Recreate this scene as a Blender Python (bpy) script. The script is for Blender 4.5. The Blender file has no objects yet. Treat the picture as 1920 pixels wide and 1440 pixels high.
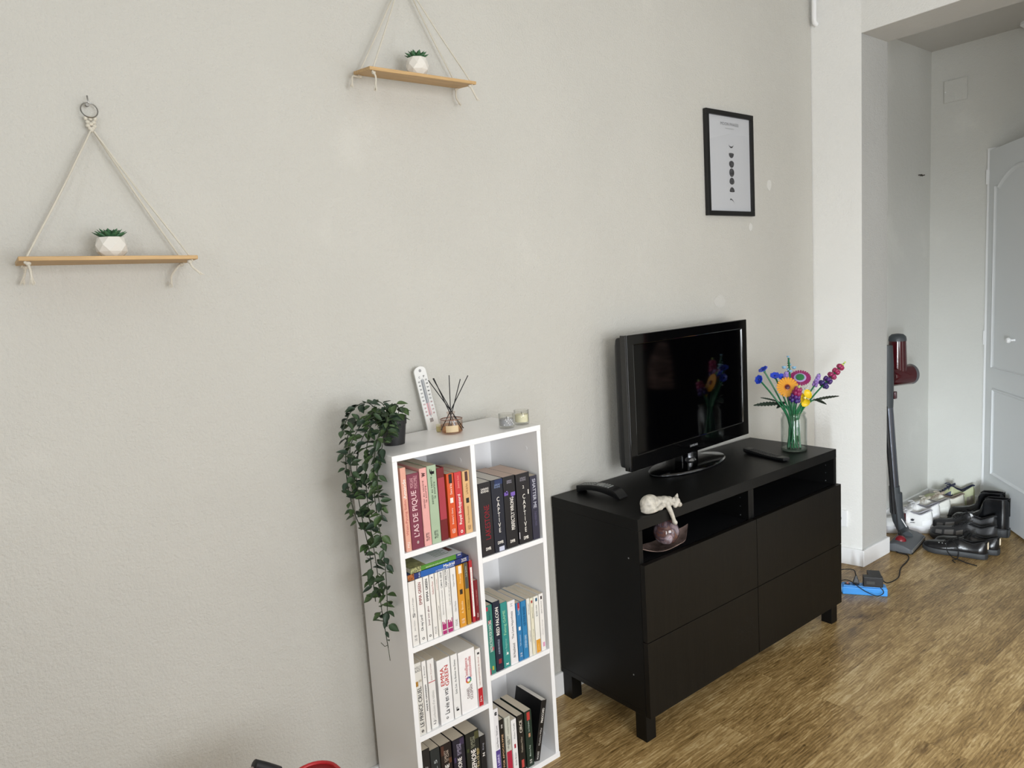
import bpy, bmesh, math, random
from mathutils import Vector, Matrix
random.seed(7)
sc = bpy.context.scene
COL = sc.collection

# ------------------------------------------------------------------ camera, light, exposure
def cam_axes(rx, ry, rz):
    right = Vector((math.cos(rz), math.sin(rz), 0)); fwd = Vector((-math.sin(rz), math.cos(rz), 0)); up = Vector((0, 0, 1))
    fwd, up = fwd*math.cos(rx)+up*math.sin(rx), up*math.cos(rx)-fwd*math.sin(rx)
    right, up = right*math.cos(ry)+up*math.sin(ry), up*math.cos(ry)-right*math.sin(ry)
    return right, up, fwd
cd = bpy.data.cameras.new('camera'); cam = bpy.data.objects.new('camera', cd); COL.objects.link(cam)
r_, u_, f_ = cam_axes(-0.1264, -0.0635, -0.6699)
cam.matrix_world = Matrix(((r_.x, u_.x, -f_.x, -1.6226), (r_.y, u_.y, -f_.y, -1.8719), (r_.z, u_.z, -f_.z, 1.4612), (0, 0, 0, 1)))
cd.sensor_fit = 'HORIZONTAL'; cd.sensor_width = 36; cd.lens = 1355.5/1920*36; cd.clip_start = 0.02
sc.camera = cam
w = bpy.data.worlds.new('sky'); sc.world = w; w.use_nodes = True
w.node_tree.nodes['Background'].inputs[0].default_value = (0.75, 0.87, 1, 1)
w.node_tree.nodes['Background'].inputs[1].default_value = 1.0
def area(name, loc, direction, sx, sy, power, color, spread=180):
    l = bpy.data.lights.new(name, 'AREA'); l.shape = 'RECTANGLE'; l.size = sx; l.size_y = sy; l.energy = power; l.color = color; l.spread = math.radians(spread)
    o = bpy.data.objects.new(name, l); COL.objects.link(o); o.location = loc
    o.rotation_euler = Vector(direction).to_track_quat('-Z', 'Y').to_euler()
    return o
area('daylight_back_window', (-0.9, -3.72, 1.45), (0, 1, 0), 1.5, 1.3, 58, (0.955, 0.975, 1))
area('daylight_balcony_door', (0.85, -3.72, 1.1), (0, 1, 0), 1.2, 2.0, 15, (1, 0.96, 0.93))
area('daylight_side_door', (-3.12, -3.22, 1.1), (1, 0, 0), 0.6, 2.0, 46, (0.95, 0.985, 1))
area('fill_beam_low', (-3.12, -2.55, 0.65), (5.5, 2.25, -0.6), 0.6, 1.1, 21, (0.86, 0.94, 1), 32)  # added narrow fill beam brightening the low return wall and hall
area('fill_hall_end', (2.6, -2.9, 0.95), (0, 1, 0), 0.8, 1.7, 7, (1, 1, 0.97))  # added fill lamp for the hall; the end wall has no window
sc.view_settings.view_transform = 'Standard'; sc.view_settings.look = 'None'
sc.view_settings.gamma = 1; sc.view_settings.use_curve_mapping = False
sc.view_settings.exposure = 0.07

# ------------------------------------------------------------------ helpers
def lin(c):
    if isinstance(c, str):
        c = tuple(int(c[i:i+2], 16)/255 for i in (0, 2, 4))
    return tuple(x/12.92 if x <= .04045 else ((x+.055)/1.055)**2.4 for x in c)
MATS = {}
def mat(name, color='808080', rough=.5, metal=0.0, spec=.5, bump=0, bscale=200, var=0, vscale=8, coat=0, sheen=0, stretch=None):
    """Principled material; optional noise bump and noise colour variation."""
    if name in MATS: return MATS[name]
    m = bpy.data.materials.new(name); m.use_nodes = True; MATS[name] = m
    nt = m.node_tree; b = nt.nodes['Principled BSDF']
    c = lin(color); b.inputs['Base Color'].default_value = (*c, 1)
    b.inputs['Roughness'].default_value = rough; b.inputs['Metallic'].default_value = metal
    b.inputs['Specular IOR Level'].default_value = spec; b.inputs['Coat Weight'].default_value = coat
    b.inputs['Sheen Weight'].default_value = sheen
    if bump or var:
        tc = nt.nodes.new('ShaderNodeTexCoord'); mp = nt.nodes.new('ShaderNodeMapping')
        nt.links.new(tc.outputs['Object'], mp.inputs[0])
        if stretch: mp.inputs['Scale'].default_value = stretch
        if var:
            n = nt.nodes.new('ShaderNodeTexNoise'); n.inputs['Scale'].default_value = vscale; n.inputs['Detail'].default_value = 5
            nt.links.new(mp.outputs[0], n.inputs['Vector'])
            r = nt.nodes.new('ShaderNodeValToRGB'); r.color_ramp.elements[0].position = .3; r.color_ramp.elements[1].position = .7
            r.color_ramp.elements[0].color = (*[x*(1-var) for x in c], 1); r.color_ramp.elements[1].color = (*[min(1, x*(1+var*.6)) for x in c], 1)
            nt.links.new(n.outputs[0], r.inputs[0]); nt.links.new(r.outputs[0], b.inputs['Base Color'])
        if bump:
            n2 = nt.nodes.new('ShaderNodeTexNoise'); n2.inputs['Scale'].default_value = bscale; n2.inputs['Detail'].default_value = 4
            nt.links.new(mp.outputs[0], n2.inputs['Vector'])
            bp = nt.nodes.new('ShaderNodeBump'); bp.inputs['Strength'].default_value = bump; bp.inputs['Distance'].default_value = .002
            nt.links.new(n2.outputs[0], bp.inputs['Height']); nt.links.new(bp.outputs[0], b.inputs['Normal'])
    return m
def plaster(name, color, strength=.5, flecks=.1):
    m = bpy.data.materials.new(name); m.use_nodes = True; MATS[name] = m
    nt = m.node_tree; N = nt.nodes.new; L = nt.links.new; b = nt.nodes['Principled BSDF']
    b.inputs['Roughness'].default_value = .62; b.inputs['Specular IOR Level'].default_value = .25
    tc = N('ShaderNodeTexCoord')
    n1 = N('ShaderNodeTexNoise'); n1.inputs['Scale'].default_value = 150; n1.inputs['Detail'].default_value = 5; n1.inputs['Roughness'].default_value = .6
    n2 = N('ShaderNodeTexNoise'); n2.inputs['Scale'].default_value = 38; n2.inputs['Detail'].default_value = 3
    n3 = N('ShaderNodeTexNoise'); n3.inputs['Scale'].default_value = 2.2; n3.inputs['Detail'].default_value = 6
    for n in (n1, n2, n3): L(tc.outputs['Object'], n.inputs['Vector'])
    a = N('ShaderNodeMath'); a.operation = 'MULTIPLY_ADD'; a.inputs[1].default_value = .8
    L(n2.outputs[0], a.inputs[0]); L(n1.outputs[0], a.inputs[2])
    bp = N('ShaderNodeBump'); bp.inputs['Strength'].default_value = strength; bp.inputs['Distance'].default_value = .0035
    L(a.outputs[0], bp.inputs['Height']); L(bp.outputs[0], b.inputs['Normal'])
    c = lin(color); r = N('ShaderNodeValToRGB'); e = r.color_ramp.elements
    e[0].position = .3; e[0].color = (*[x*.955 for x in c], 1); e[1].position = .62; e[1].color = (*c, 1)
    q = e.new(.74); q.color = (*[min(1, x*(1+flecks)) for x in c], 1)
    L(n3.outputs[0], r.inputs[0]); L(r.outputs[0], b.inputs['Base Color'])
    return m
def glass(name, tint=(.93, .95, .94), edge=(.45, .5, .48), ior=1.45, gl=.9):
    """thin-walled clear glass: mostly see-through, darker where seen edge-on, with a sharp reflection."""
    if name in MATS: return MATS[name]
    m = bpy.data.materials.new(name); m.use_nodes = True; MATS[name] = m
    nt = m.node_tree; nt.nodes.clear(); N = nt.nodes.new; L = nt.links.new
    out = N('ShaderNodeOutputMaterial'); mx = N('ShaderNodeMixShader'); tr = N('ShaderNodeBsdfTransparent'); g = N('ShaderNodeBsdfGlossy')
    g.inputs['Roughness'].default_value = .03; g.inputs['Color'].default_value = (gl, gl, gl, 1)
    fp = N('ShaderNodeMath'); fp.operation = 'POWER'; fp.inputs[1].default_value = 4
    fr = N('ShaderNodeMath'); fr.operation = 'MULTIPLY_ADD'; fr.inputs[1].default_value = .55; fr.inputs[2].default_value = .035
    lw = N('ShaderNodeLayerWeight'); lw.inputs['Blend'].default_value = .5
    cm = N('ShaderNodeMix'); cm.data_type = 'RGBA'; cm.inputs['A'].default_value = (*tint, 1); cm.inputs['B'].default_value = (*edge, 1)
    L(lw.outputs['Facing'], fp.inputs[0]); L(fp.outputs[0], fr.inputs[0]); L(fp.outputs[0], cm.inputs['Factor']); L(cm.outputs['Result'], tr.inputs['Color'])
    L(fr.outputs[0], mx.inputs[0]); L(tr.outputs[0], mx.inputs[1]); L(g.outputs[0], mx.inputs[2]); L(mx.outputs[0], out.inputs[0])
    return m

MW = {}
def thing(name, label, cat, loc=(0, 0, 0), rot=(0, 0, 0), group=None):
    o = bpy.data.objects.new(name, None); COL.objects.link(o); o.location = loc; o.rotation_euler = rot
    o.empty_display_size = .02
    o['label'] = label; o['category'] = cat
    if group: o['group'] = group
    MW[o.name] = Matrix.Translation(loc) @ __import__('mathutils').Euler(rot).to_matrix().to_4x4()
    return o
class MB:
    def __init__(s): s.v = []; s.f = []
    def add(s, vs, fs):
        k = len(s.v); s.v += [Vector(v) for v in vs]; s.f += [tuple(i+k for i in f) for f in fs]; return s
    def box(s, a, b, M=None):
        x0, y0, z0 = a; x1, y1, z1 = b
        x0, x1 = min(x0, x1), max(x0, x1); y0, y1 = min(y0, y1), max(y0, y1); z0, z1 = min(z0, z1), max(z0, z1)
        vs = [Vector(p) for p in ((x0, y0, z0), (x1, y0, z0), (x1, y1, z0), (x0, y1, z0), (x0, y0, z1), (x1, y0, z1), (x1, y1, z1), (x0, y1, z1))]
        if M: vs = [M @ v for v in vs]
        return s.add(vs, [(0, 3, 2, 1), (4, 5, 6, 7), (0, 1, 5, 4), (1, 2, 6, 5), (2, 3, 7, 6), (3, 0, 4, 7)])
    def prism(s, poly, z0, z1, M=None):
        n = len(poly)
        vs = [Vector((p[0], p[1], z0)) for p in poly]+[Vector((p[0], p[1], z1)) for p in poly]
        if M: vs = [M @ v for v in vs]
        return s.add(vs, [tuple(range(n-1, -1, -1)), tuple(range(n, 2*n))]+[(i, (i+1) % n, n+(i+1) % n, n+i) for i in range(n)])
    def loft(s, rings, caps=True, closed=True):
        n = len(rings[0]); vs = [p for r in rings for p in r]; fs = []
        for j in range(len(rings)-1):
            for i in range(n if closed else n-1):
                fs.append((j*n+i, j*n+(i+1) % n, (j+1)*n+(i+1) % n, (j+1)*n+i))
        if caps: fs += [tuple(range(n-1, -1, -1)), tuple(range((len(rings)-1)*n, len(rings)*n))]
        return s.add(vs, fs)
    def lathe(s, prof, c=(0, 0, 0), n=32, closed=False, M=None, sx=1, sy=1):
        rings = []
        for r, z in prof:
            ring = [Vector((r*sx*math.cos(2*math.pi*i/n), r*sy*math.sin(2*math.pi*i/n), z)) for i in range(n)]
            if M: ring = [M @ p for p in ring]
            rings.append([p+Vector(c) for p in ring])
        if closed: rings.append(rings[0]); return s.loft(rings, caps=False)
        return s.loft(rings)
    def tube(s, pts, r, n=8):
        pts = [Vector(p) for p in pts]; rings = []; prev = None
        for i, p in enumerate(pts):
            t = (pts[min(i+1, len(pts)-1)]-pts[max(i-1, 0)]).normalized()
            if prev is None:
                a = t.orthogonal().normalized()
            else:
                a = (prev-t*prev.dot(t)).normalized()
            prev = a; b = t.cross(a); rr = r[i] if isinstance(r, (list, tuple)) else r
            rings.append([p+a*rr*math.cos(2*math.pi*k/n)+b*rr*math.sin(2*math.pi*k/n) for k in range(n)])
        return s.loft(rings)
    def ell(s, c, rad, nu=16, nv=10, M=None):
        rings = []
        for j in range(1, nv):
            th = math.pi*j/nv
            ring = [Vector((rad[0]*math.sin(th)*math.cos(2*math.pi*i/nu), rad[1]*math.sin(th)*math.sin(2*math.pi*i/nu), -rad[2]*math.cos(th))) for i in range(nu)]
            if M: ring = [M @ p for p in ring]
            rings.append([p+Vector(c) for p in ring])
        return s.loft(rings)
    def build(s, name, m, parent=None, smooth=False, bevel=0, segs=2, world=True, subsurf=0, kind=None):
        me = bpy.data.meshes.new(name); vs = s.v
        if parent is not None and world:
            inv = MW[parent.name].inverted(); vs = [inv @ v for v in vs]
        me.from_pydata([tuple(v) for v in vs], [], s.f)
        bm = bmesh.new(); bm.from_mesh(me); bmesh.ops.recalc_face_normals(bm, faces=bm.faces); bm.to_mesh(me); bm.free()
        me.materials.append(m)
        if smooth:
            me.polygons.foreach_set('use_smooth', [True]*len(me.polygons))
        o = bpy.data.objects.new(name, me); COL.objects.link(o)
        if parent is not None:
            o.parent = parent; MW[o.name] = MW[parent.name]
        else: MW[o.name] = Matrix()
        if bevel:
            b = o.modifiers.new('bevel', 'BEVEL'); b.width = bevel; b.segments = segs; b.limit_method = 'ANGLE'; b.angle_limit = .7
            b.harden_normals = False
        if subsurf:
            q = o.modifiers.new('sub', 'SUBSURF'); q.levels = subsurf; q.render_levels = subsurf
        if smooth is True and bevel == 0 and not subsurf:
            try: me.shade_smooth() if False else me.set_sharp_from_angle(angle=math.radians(45))
            except Exception: pass
        if kind: o['kind'] = kind
        return o
def tag(o, label, cat, group=None):
    o['label'] = label; o['category'] = cat
    if group: o['group'] = group
    return o
def struct(o): o['kind'] = 'structure'; return o
def spline(pts, n=8):
    """Catmull-Rom through the points"""
    P = [Vector(p) for p in pts]; P = [P[0]*2-P[1]]+P+[P[-1]*2-P[-2]]; out = []
    for i in range(1, len(P)-2):
        for k in range(n):
            t = k/n; a, b, c, d = P[i-1:i+3]
            out.append(.5*((2*b)+(c-a)*t+(2*a-5*b+4*c-d)*t*t+(3*b-a-3*c+d)*t**3))
    return out+[P[-2]]
def remesh(o, voxel, smooth=4):
    m = o.modifiers.new('r', 'REMESH'); m.mode = 'VOXEL'; m.voxel_size = voxel; m.use_smooth_shade = True
    s = o.modifiers.new('s', 'SMOOTH'); s.iterations = smooth; s.factor = .5
    return o
_txt = {}
def text(s, o, u, v, L, H, m, parent, name='lettering', bold=0.0, keep=False):
    """flat lettering: centre o, reading direction u, letter-up v, fitted into L x H"""
    key = (s, bold)
    if key not in _txt:
        cu = bpy.data.curves.new('t', 'FONT'); cu.body = s; cu.resolution_u = 2; cu.align_x = 'CENTER'; cu.space_line = .82
        ob = bpy.data.objects.new('t', cu); me = bpy.data.meshes.new_from_object(ob)
        vs = [tuple(x.co) for x in me.vertices]; fs = [tuple(p.vertices) for p in me.polygons]
        bpy.data.objects.remove(ob); bpy.data.curves.remove(cu); bpy.data.meshes.remove(me)
        if bold:                                     # heavier strokes: the glyphs laid over themselves, slightly shifted
            v0, f0 = vs, fs; vs, fs = [], []
            for i_, (dx, dy) in enumerate(((-.95, 0), (.95, 0), (0, .7))):
                k = len(vs); vs = vs+[(x+dx*bold, y+dy*bold, i_*.00006) for x, y, z in v0]; fs = fs+[tuple(i+k for i in f) for f in f0]
        _txt[key] = (vs, fs)
    vs, fs = _txt[key]
    if not vs: return
    xs = [p[0] for p in vs]; ys = [p[1] for p in vs]; cx = (min(xs)+max(xs))/2; cy = (min(ys)+max(ys))/2
    a = L/(max(xs)-min(xs)); b = H/(max(ys)-min(ys))
    if keep: a = b = min(a, b)
    o = Vector(o); u = Vector(u); v = Vector(v)
    mb = MB(); nrm = u.cross(v); mb.v = [o+u*(p[0]-cx)*a+v*(p[1]-cy)*b+nrm*p[2] for p in vs]; mb.f = list(fs)
    me = bpy.data.meshes.new(name); inv = MW[parent.name].inverted() if parent else Matrix()
    me.from_pydata([tuple(inv @ q) for q in mb.v], [], mb.f); me.materials.append(m)
    ob = bpy.data.objects.new(name, me); COL.objects.link(ob); ob.parent = parent; MW[ob.name] = MW[parent.name]
    return ob
X, Y, Z = Vector((1, 0, 0)), Vector((0, 1, 0)), Vector((0, 0, 1))
def ink(c): return mat('ink_'+c, c, .6, spec=.2)

# ------------------------------------------------------------------ materials of the room
M_main = plaster('plaster_beige', 'CDCBC4', .9)
M_ret = plaster('plaster_white_lifted', 'EFEFEC', .6, .04)  # colour lifted to carry the stronger light on the return wall
M_jamb = plaster('plaster_rough_shaded', 'C6C6C3', 1.0, .14)  # rough plaster, colour lowered to carry the shade inside the opening
M_hall = plaster('plaster_hall', 'DADAD5', .6)
M_ceil = plaster('plaster_ceiling', 'CFCDC8', .3)
M_base = mat('white_baseboard_paint', 'F4F5F6', .4, bump=.15, bscale=60)
M_white = mat('white_laminate', 'F4F4F5', .35)
M_wl2 = M_white
def floor_mat():
    m = bpy.data.materials.new('oak_laminate'); m.use_nodes = True
    nt = m.node_tree; N = nt.nodes.new; L = nt.links.new; b = nt.nodes['Principled BSDF']
    tc = N('ShaderNodeTexCoord'); oi = N('ShaderNodeObjectInfo')
    off = N('ShaderNodeVectorMath'); off.operation = 'SCALE'; off.inputs[0].default_value = (13.7, 7.3, 3.1)
    L(oi.outputs['Random'], off.inputs['Scale'])
    ad = N('ShaderNodeVectorMath'); ad.operation = 'ADD'; L(tc.outputs['Object'], ad.inputs[0]); L(off.outputs[0], ad.inputs[1])
    def mapped(sx, sy, src=None):
        mp = N('ShaderNodeMapping'); mp.inputs['Scale'].default_value = (sx, sy, 1); L((src or ad).outputs[0], mp.inputs[0]); return mp
    # warped coordinates so the grain wanders
    wn = N('ShaderNodeTexNoise'); wn.inputs['Scale'].default_value = 3.5; wn.inputs['Detail'].default_value = 2; L(mapped(1, 2.2).outputs[0], wn.inputs['Vector'])
    ws = N('ShaderNodeVectorMath'); ws.operation = 'SCALE'; ws.inputs['Scale'].default_value = .018; L(wn.outputs['Color'], ws.inputs[0])
    wa = N('ShaderNodeVectorMath'); wa.operation = 'ADD'; L(ad.outputs[0], wa.inputs[0]); L(ws.outputs[0], wa.inputs[1])
    g1 = N('ShaderNodeTexNoise'); g1.inputs['Scale'].default_value = 1; g1.inputs['Detail'].default_value = 6; g1.inputs['Roughness'].default_value = .7
    L(mapped(14, 95, wa).outputs[0], g1.inputs['Vector']); g1.inputs['Distortion'].default_value = 1.1
    g2 = N('ShaderNodeTexNoise'); g2.inputs['Scale'].default_value = 1; g2.inputs['Detail'].default_value = 4; L(mapped(2.6, 13, wa).outputs[0], g2.inputs['Vector'])
    wv = N('ShaderNodeTexWave'); wv.wave_type = 'BANDS'; wv.bands_direction = 'Y'; wv.inputs['Scale'].default_value = 26; wv.inputs['Distortion'].default_value = 5
    wv.inputs['Detail'].default_value = 3; wv.inputs['Detail Scale'].default_value = 1.6; L(mapped(.22, 1.2, wa).outputs[0], wv.inputs['Vector'])
    kn = N('ShaderNodeTexNoise'); kn.inputs['Scale'].default_value = 1; kn.inputs['Detail'].default_value = 2; L(mapped(5, 16).outputs[0], kn.inputs['Vector'])
    s1 = N('ShaderNodeMath'); s1.operation = 'MULTIPLY_ADD'; s1.inputs[1].default_value = .62; L(g1.outputs[0], s1.inputs[0])
    t1 = N('ShaderNodeMath'); t1.operation = 'MULTIPLY_ADD'; t1.inputs[1].default_value = .06; t1.inputs[2].default_value = -.02; L(wv.outputs['Fac'], t1.inputs[0])
    t2 = N('ShaderNodeMath'); t2.operation = 'MULTIPLY_ADD'; t2.inputs[1].default_value = .42; L(g2.outputs[0], t2.inputs[0]); L(t1.outputs[0], t2.inputs[2])
    L(t2.outputs[0], s1.inputs[2])
    rb = N('ShaderNodeMath'); rb.operation = 'MULTIPLY_ADD'; rb.inputs[1].default_value = .05; L(oi.outputs['Random'], rb.inputs[0]); L(s1.outputs[0], rb.inputs[2])
    r = N('ShaderNodeValToRGB'); e = r.color_ramp.elements
    e[0].position = .36; e[0].color = (*lin('4E3A20'), 1); e[1].position = .72; e[1].color = (*lin('D8C294'), 1)
    for p, c in ((.45, '80663C'), (.53, '9C7F50'), (.61, 'B99C69')):
        q = e.new(p); q.color = (*lin(c), 1)
    L(rb.outputs[0], r.inputs[0])
    kr = N('ShaderNodeValToRGB'); kr.color_ramp.elements[0].position = .22; kr.color_ramp.elements[0].color = (.3, .24, .18, 1)
    kr.color_ramp.elements[1].position = .36; kr.color_ramp.elements[1].color = (1, 1, 1, 1); L(kn.outputs[0], kr.inputs[0])
    mm = N('ShaderNodeMix'); mm.data_type = 'RGBA'; mm.blend_type = 'MULTIPLY'; mm.inputs['Factor'].default_value = 1
    L(r.outputs[0], mm.inputs['A']); L(kr.outputs[0], mm.inputs['B']); L(mm.outputs['Result'], b.inputs['Base Color'])
    b.inputs['Roughness'].default_value = .36; b.inputs['Specular IOR Level'].default_value = .45
    bp = N('ShaderNodeBump'); bp.inputs['Strength'].default_value = .25; bp.inputs['Distance'].default_value = .001
    L(g1.outputs[0], bp.inputs['Height']); L(bp.outputs[0], b.inputs['Normal'])
    return m
M_floor = floor_mat()

# ------------------------------------------------------------------ setting
WL, WB, H = -3.2, -3.8, 2.95
struct(MB().box((WL-.1, 0, -.1), (1.79, .15, H)).build('wall_back', M_main))
# return wall with its opening into the hall
HZ, SO = 2.685, 2.526
ret = MB()
ret.prism([(1.79, .15), (1.794, 0), (1.834, -.2185), (2.086, -.2225), (2.086, .15)], -.02, SO)
struct(ret.build('wall_right', M_ret))
struct(MB().prism([(1.836, -.2189), (2.0855, -.2229), (2.0855, -.2222), (1.836, -.2182)], 0, SO).build('trim_1', M_jamb))  # thin sheet over the jamb face holding its darkened colour
struct(MB().prism([(1.79, .15), (1.794, 0), (1.834, -.2185), (1.79, -1.35), (1.79, WB), (2.086, WB), (2.086, .15)], SO, H).build('wall_lintel', M_ret))
struct(MB().prism([(1.79, -1.35), (1.79, WB), (2.086, WB), (2.086, -1.35)], 0, SO).build('wall_beside_opening', M_ret))
struct(MB().prism([(1.8345, -.2225), (1.791, -1.349), (2.085, -1.349), (2.085, -.2225)], SO-.002, SO+.001).build('trim_2', M_ceil))
struct(MB().box((WL-.1, WB-.1, H), (1.79, .15, H+.1)).build('ceiling', M_ceil))
struct(MB().box((2.086, -.02, -.02), (3.1, .15, HZ)).build('wall_hall_side', M_hall))
dy0, dy1, dz = -.345, -1.12, 2.085
fw = MB().box((3.1, .15, 0), (3.25, dy0, HZ)).box((3.1, dy0, dz), (3.25, dy1, HZ)).box((3.1, dy1, 0), (3.25, WB, HZ))
struct(fw.build('wall_hall_far', M_hall))
struct(MB().box((4.2, .15, 0), (4.3, WB, HZ)).box((3.25, .1, 0), (4.2, .15, HZ)).box((3.25, -1.9, 0), (4.2, -1.85, HZ)).box((3.25, -1.9, HZ-.1), (4.2, .1, HZ)).build('wall_room_beyond', M_hall))
struct(MB().box((2.0, WB, HZ), (3.25, .15, HZ+.05)).build('ceiling_hall', M_ceil))
struct(MB().box((2.086, -3.0, 0), (3.1, -2.95, HZ)).build('wall_hall_end', M_hall))
# outer walls with window openings (behind the camera)
def wall_with_openings(name, axis, p0, p1, opens, m):
    """axis 0: wall along x at y=WB; axis 1: wall along y at x=WL; opens = (a, b, z0, z1)"""
    mb = MB(); cur = p0
    def bx_(a, b, z0, z1):
        if b-a > 1e-4 and z1-z0 > 1e-4:
            mb.box((a, WB-.1, z0), (b, WB, z1)) if axis == 0 else mb.box((WL-.1, a, z0), (WL, b, z1))
    for a, b, z0, z1 in opens:
        bx_(cur, a, 0, H); bx_(a, b, 0, z0); bx_(a, b, z1, H); cur = b
    bx_(cur, p1, 0, H)
    struct(mb.build(name, m))
OB = ((-1.7, -.1, .75, 2.15), (.2, 1.5, .03, 2.15)); OL = ((-3.55, -2.25, .03, 2.15), (-1.85, -.75, .95, 2.25))
wall_with_openings('wall_front', 0, WL-.1, 1.79, OB, M_main)
wall_with_openings('wall_left', 1, WB, 0, OL, M_main)
wn = 0
for axis, opens in ((0, OB), (1, OL)):
    for a, b, z0, z1 in opens:
        wn += 1; wf = MB(); t = .05
        def q(p, r, c, d_):
            wf.box((p, WB-.07, c), (r, WB-.03, d_)) if axis == 0 else wf.box((WL-.07, p, c), (WL-.03, r, d_))
        q(a, b, z0, z0+t); q(a, b, z1-t, z1)
        for xx in (a, (a+b)/2-t/2, b-t): q(xx, xx+t, z0+t, z1-t)
        struct(wf.build('window_%d' % wn, M_base))
# baseboards
def board(name, pts, hb=.085, th=.013):
    mb = MB()
    for p, q, n in pts:
        p = Vector(p); q = Vector(q); n = Vector(n)*th
        mb.prism([(p.x, p.y), (q.x, q.y), (q.x+n.x, q.y+n.y), (p.x+n.x, p.y+n.y)], 0, hb)
    return struct(mb.build(name, M_base, bevel=.003))
board('baseboard_back', [((WL, 0), (1.794, 0), (0, -1))])
d = Vector((.04, -.2185)).normalized(); nn = Vector((-abs(d.y), -d.x))
board('baseboard_right', [((1.796, -.013), (1.834+d.x*.013, -.2185-.012), (-.983, -.18)), ((1.822, -.2185), (2.098, -.2225), (-.015, -1)), ((2.086, -.02), (2.086, -.2225), (1, 0))])
board('baseboard_hall', [((2.1, -.02), (3.1, -.02), (0, -1)), ((3.1, -.033), (3.1, dy0+.03), (-1, 0))])
board('baseboard_beside_opening', [((1.79, -1.35), (1.79, WB), (-1, 0))])
# floor slab and planks
fl = struct(MB().box((WL, WB, -.05), (4.2, 0, -.0045)).box((1.7, -.25, -.05), (4.2, .1, -.0045)).build('floor', mat('plank_gap', '2A1D10', .8)))
PW, PL = .16, 1.2
pm = bpy.data.meshes.new('plank'); pb = MB().box((0.0004, 0.0004, -.004), (PL-.0004, PW-.0004, 0)); pm.from_pydata([tuple(v) for v in pb.v], [], pb.f); pm.materials.append(M_floor)
def plank_mesh(length):
    if abs(length-PL) < 1e-4: return pm
    me = bpy.data.meshes.new('plank'); q = MB().box((0.0004, 0.0004, -.004), (length-.0004, PW-.0004, 0)); me.from_pydata([tuple(v) for v in q.v], [], q.f); me.materials.append(M_floor); return me
offs = {1: -.11, 2: .613, 3: .25, 4: .613, 5: .02, 6: .613, 7: .1, 8: .75, 9: .4}
yrow = -.005; k = 0
while yrow-PW > WB-.01:
    y0 = -.165-PW*(k-1) if k else 0
    o0 = offs.get(k, (k*.47) % 1.2)
    xs = []; x = o0
    while x > WL: x -= PL
    x0 = max(x, WL)
    while x < 4.2:
        a = max(x, WL); e = min(x+PL, 4.2)
        if e-a > .02:
            po = bpy.data.objects.new('plank', plank_mesh(e-a)); COL.objects.link(po); po.parent = fl
            po.location = (a, -.005-PW*(k+1), 0)
        x += PL
    k += 1; yrow -= PW
po = bpy.data.objects.new('plank', plank_mesh(2.1)); COL.objects.link(po); po.parent = fl; po.location = (2.086, -.005, 0)
# hall door, standing open towards the room
M_door = mat('white_door_paint', 'E2E5E7', .38, bump=.25, bscale=30, stretch=(1, 1, .05))
ang = math.radians(219)
dr = MB(); DM = Matrix.Translation((3.088, -.352, 0)) @ Matrix.Rotation(ang, 4, 'Z')
door = dr.box((0, -.02, .012), (.73, .02, 2.072), DM).build('door_1', M_door, bevel=.002); struct(door)
def dpart(mb, name, m=None, **kw):
    o = mb.build(name, m or M_door, None, **kw); o.parent = door; return o
def moulding(pts, s_=1):
    pts = [Vector((p[0], -.0203, p[1])) for p in pts]; pts.append(pts[0])
    mb = MB(); n = len(pts)-1; rings = []
    c = sum(pts[:-1], Vector())/n
    for i in range(n):
        p = pts[i]; t = (pts[(i+1) % n]-pts[(i-1) % n]).normalized(); inw = Vector((-t.z, 0, t.x))
        if inw.dot(c-p) < 0: inw = -inw
        rings.append([DM @ (p), DM @ (p+inw*.006+Vector((0, -.009, 0))), DM @ (p+inw*.014+Vector((0, -.010, 0))), DM @ (p+inw*.020+Vector((0, -.004, 0))), DM @ (p+inw*.030+Vector((0, -.0002, 0)))])
    rings.append(rings[0])
    return mb.loft(rings, caps=False, closed=False)
top = [(.075, .862), (.655, .862), (.655, 1.87)]
for i in range(1, 12):
    t = i/12; xx = .655-.58*t; top.append((xx, 1.87+.085*math.sin(math.pi*min(1, max(0, (t-.08)/.84)))**.8))
top.append((.075, 1.87))
dpart(moulding(top), 'panel_moulding'); dpart(moulding([(.1, .25), (.63, .25), (.63, .755), (.1, .755)]), 'panel_moulding')
dpart(MB().lathe([(.006, 0), (.006, .018), (.014, .024), (.016, .032), (.011, .04), (.002, .042)], M=DM @ Matrix.Translation((.35, -.02, 1.044)) @ Matrix.Rotation(math.pi/2, 4, 'X')), 'door_knob', M_base, smooth=True)
for hz in (1.93, 1.03, .12):
    dpart(MB().tube([(3.083, -.345, hz-.05), (3.083, -.345, hz+.05)], .006, 8).box((3.08, -.345, hz-.04), (3.098, -.318, hz+.04)), 'hinge', M_base, smooth=True)
struct(MB().box((3.085, -.345, 0), (3.1, -.322, dz)).box((3.085, dy1, dz-.02), (3.1, -.345, dz)).build('trim_3', M_base))
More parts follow.
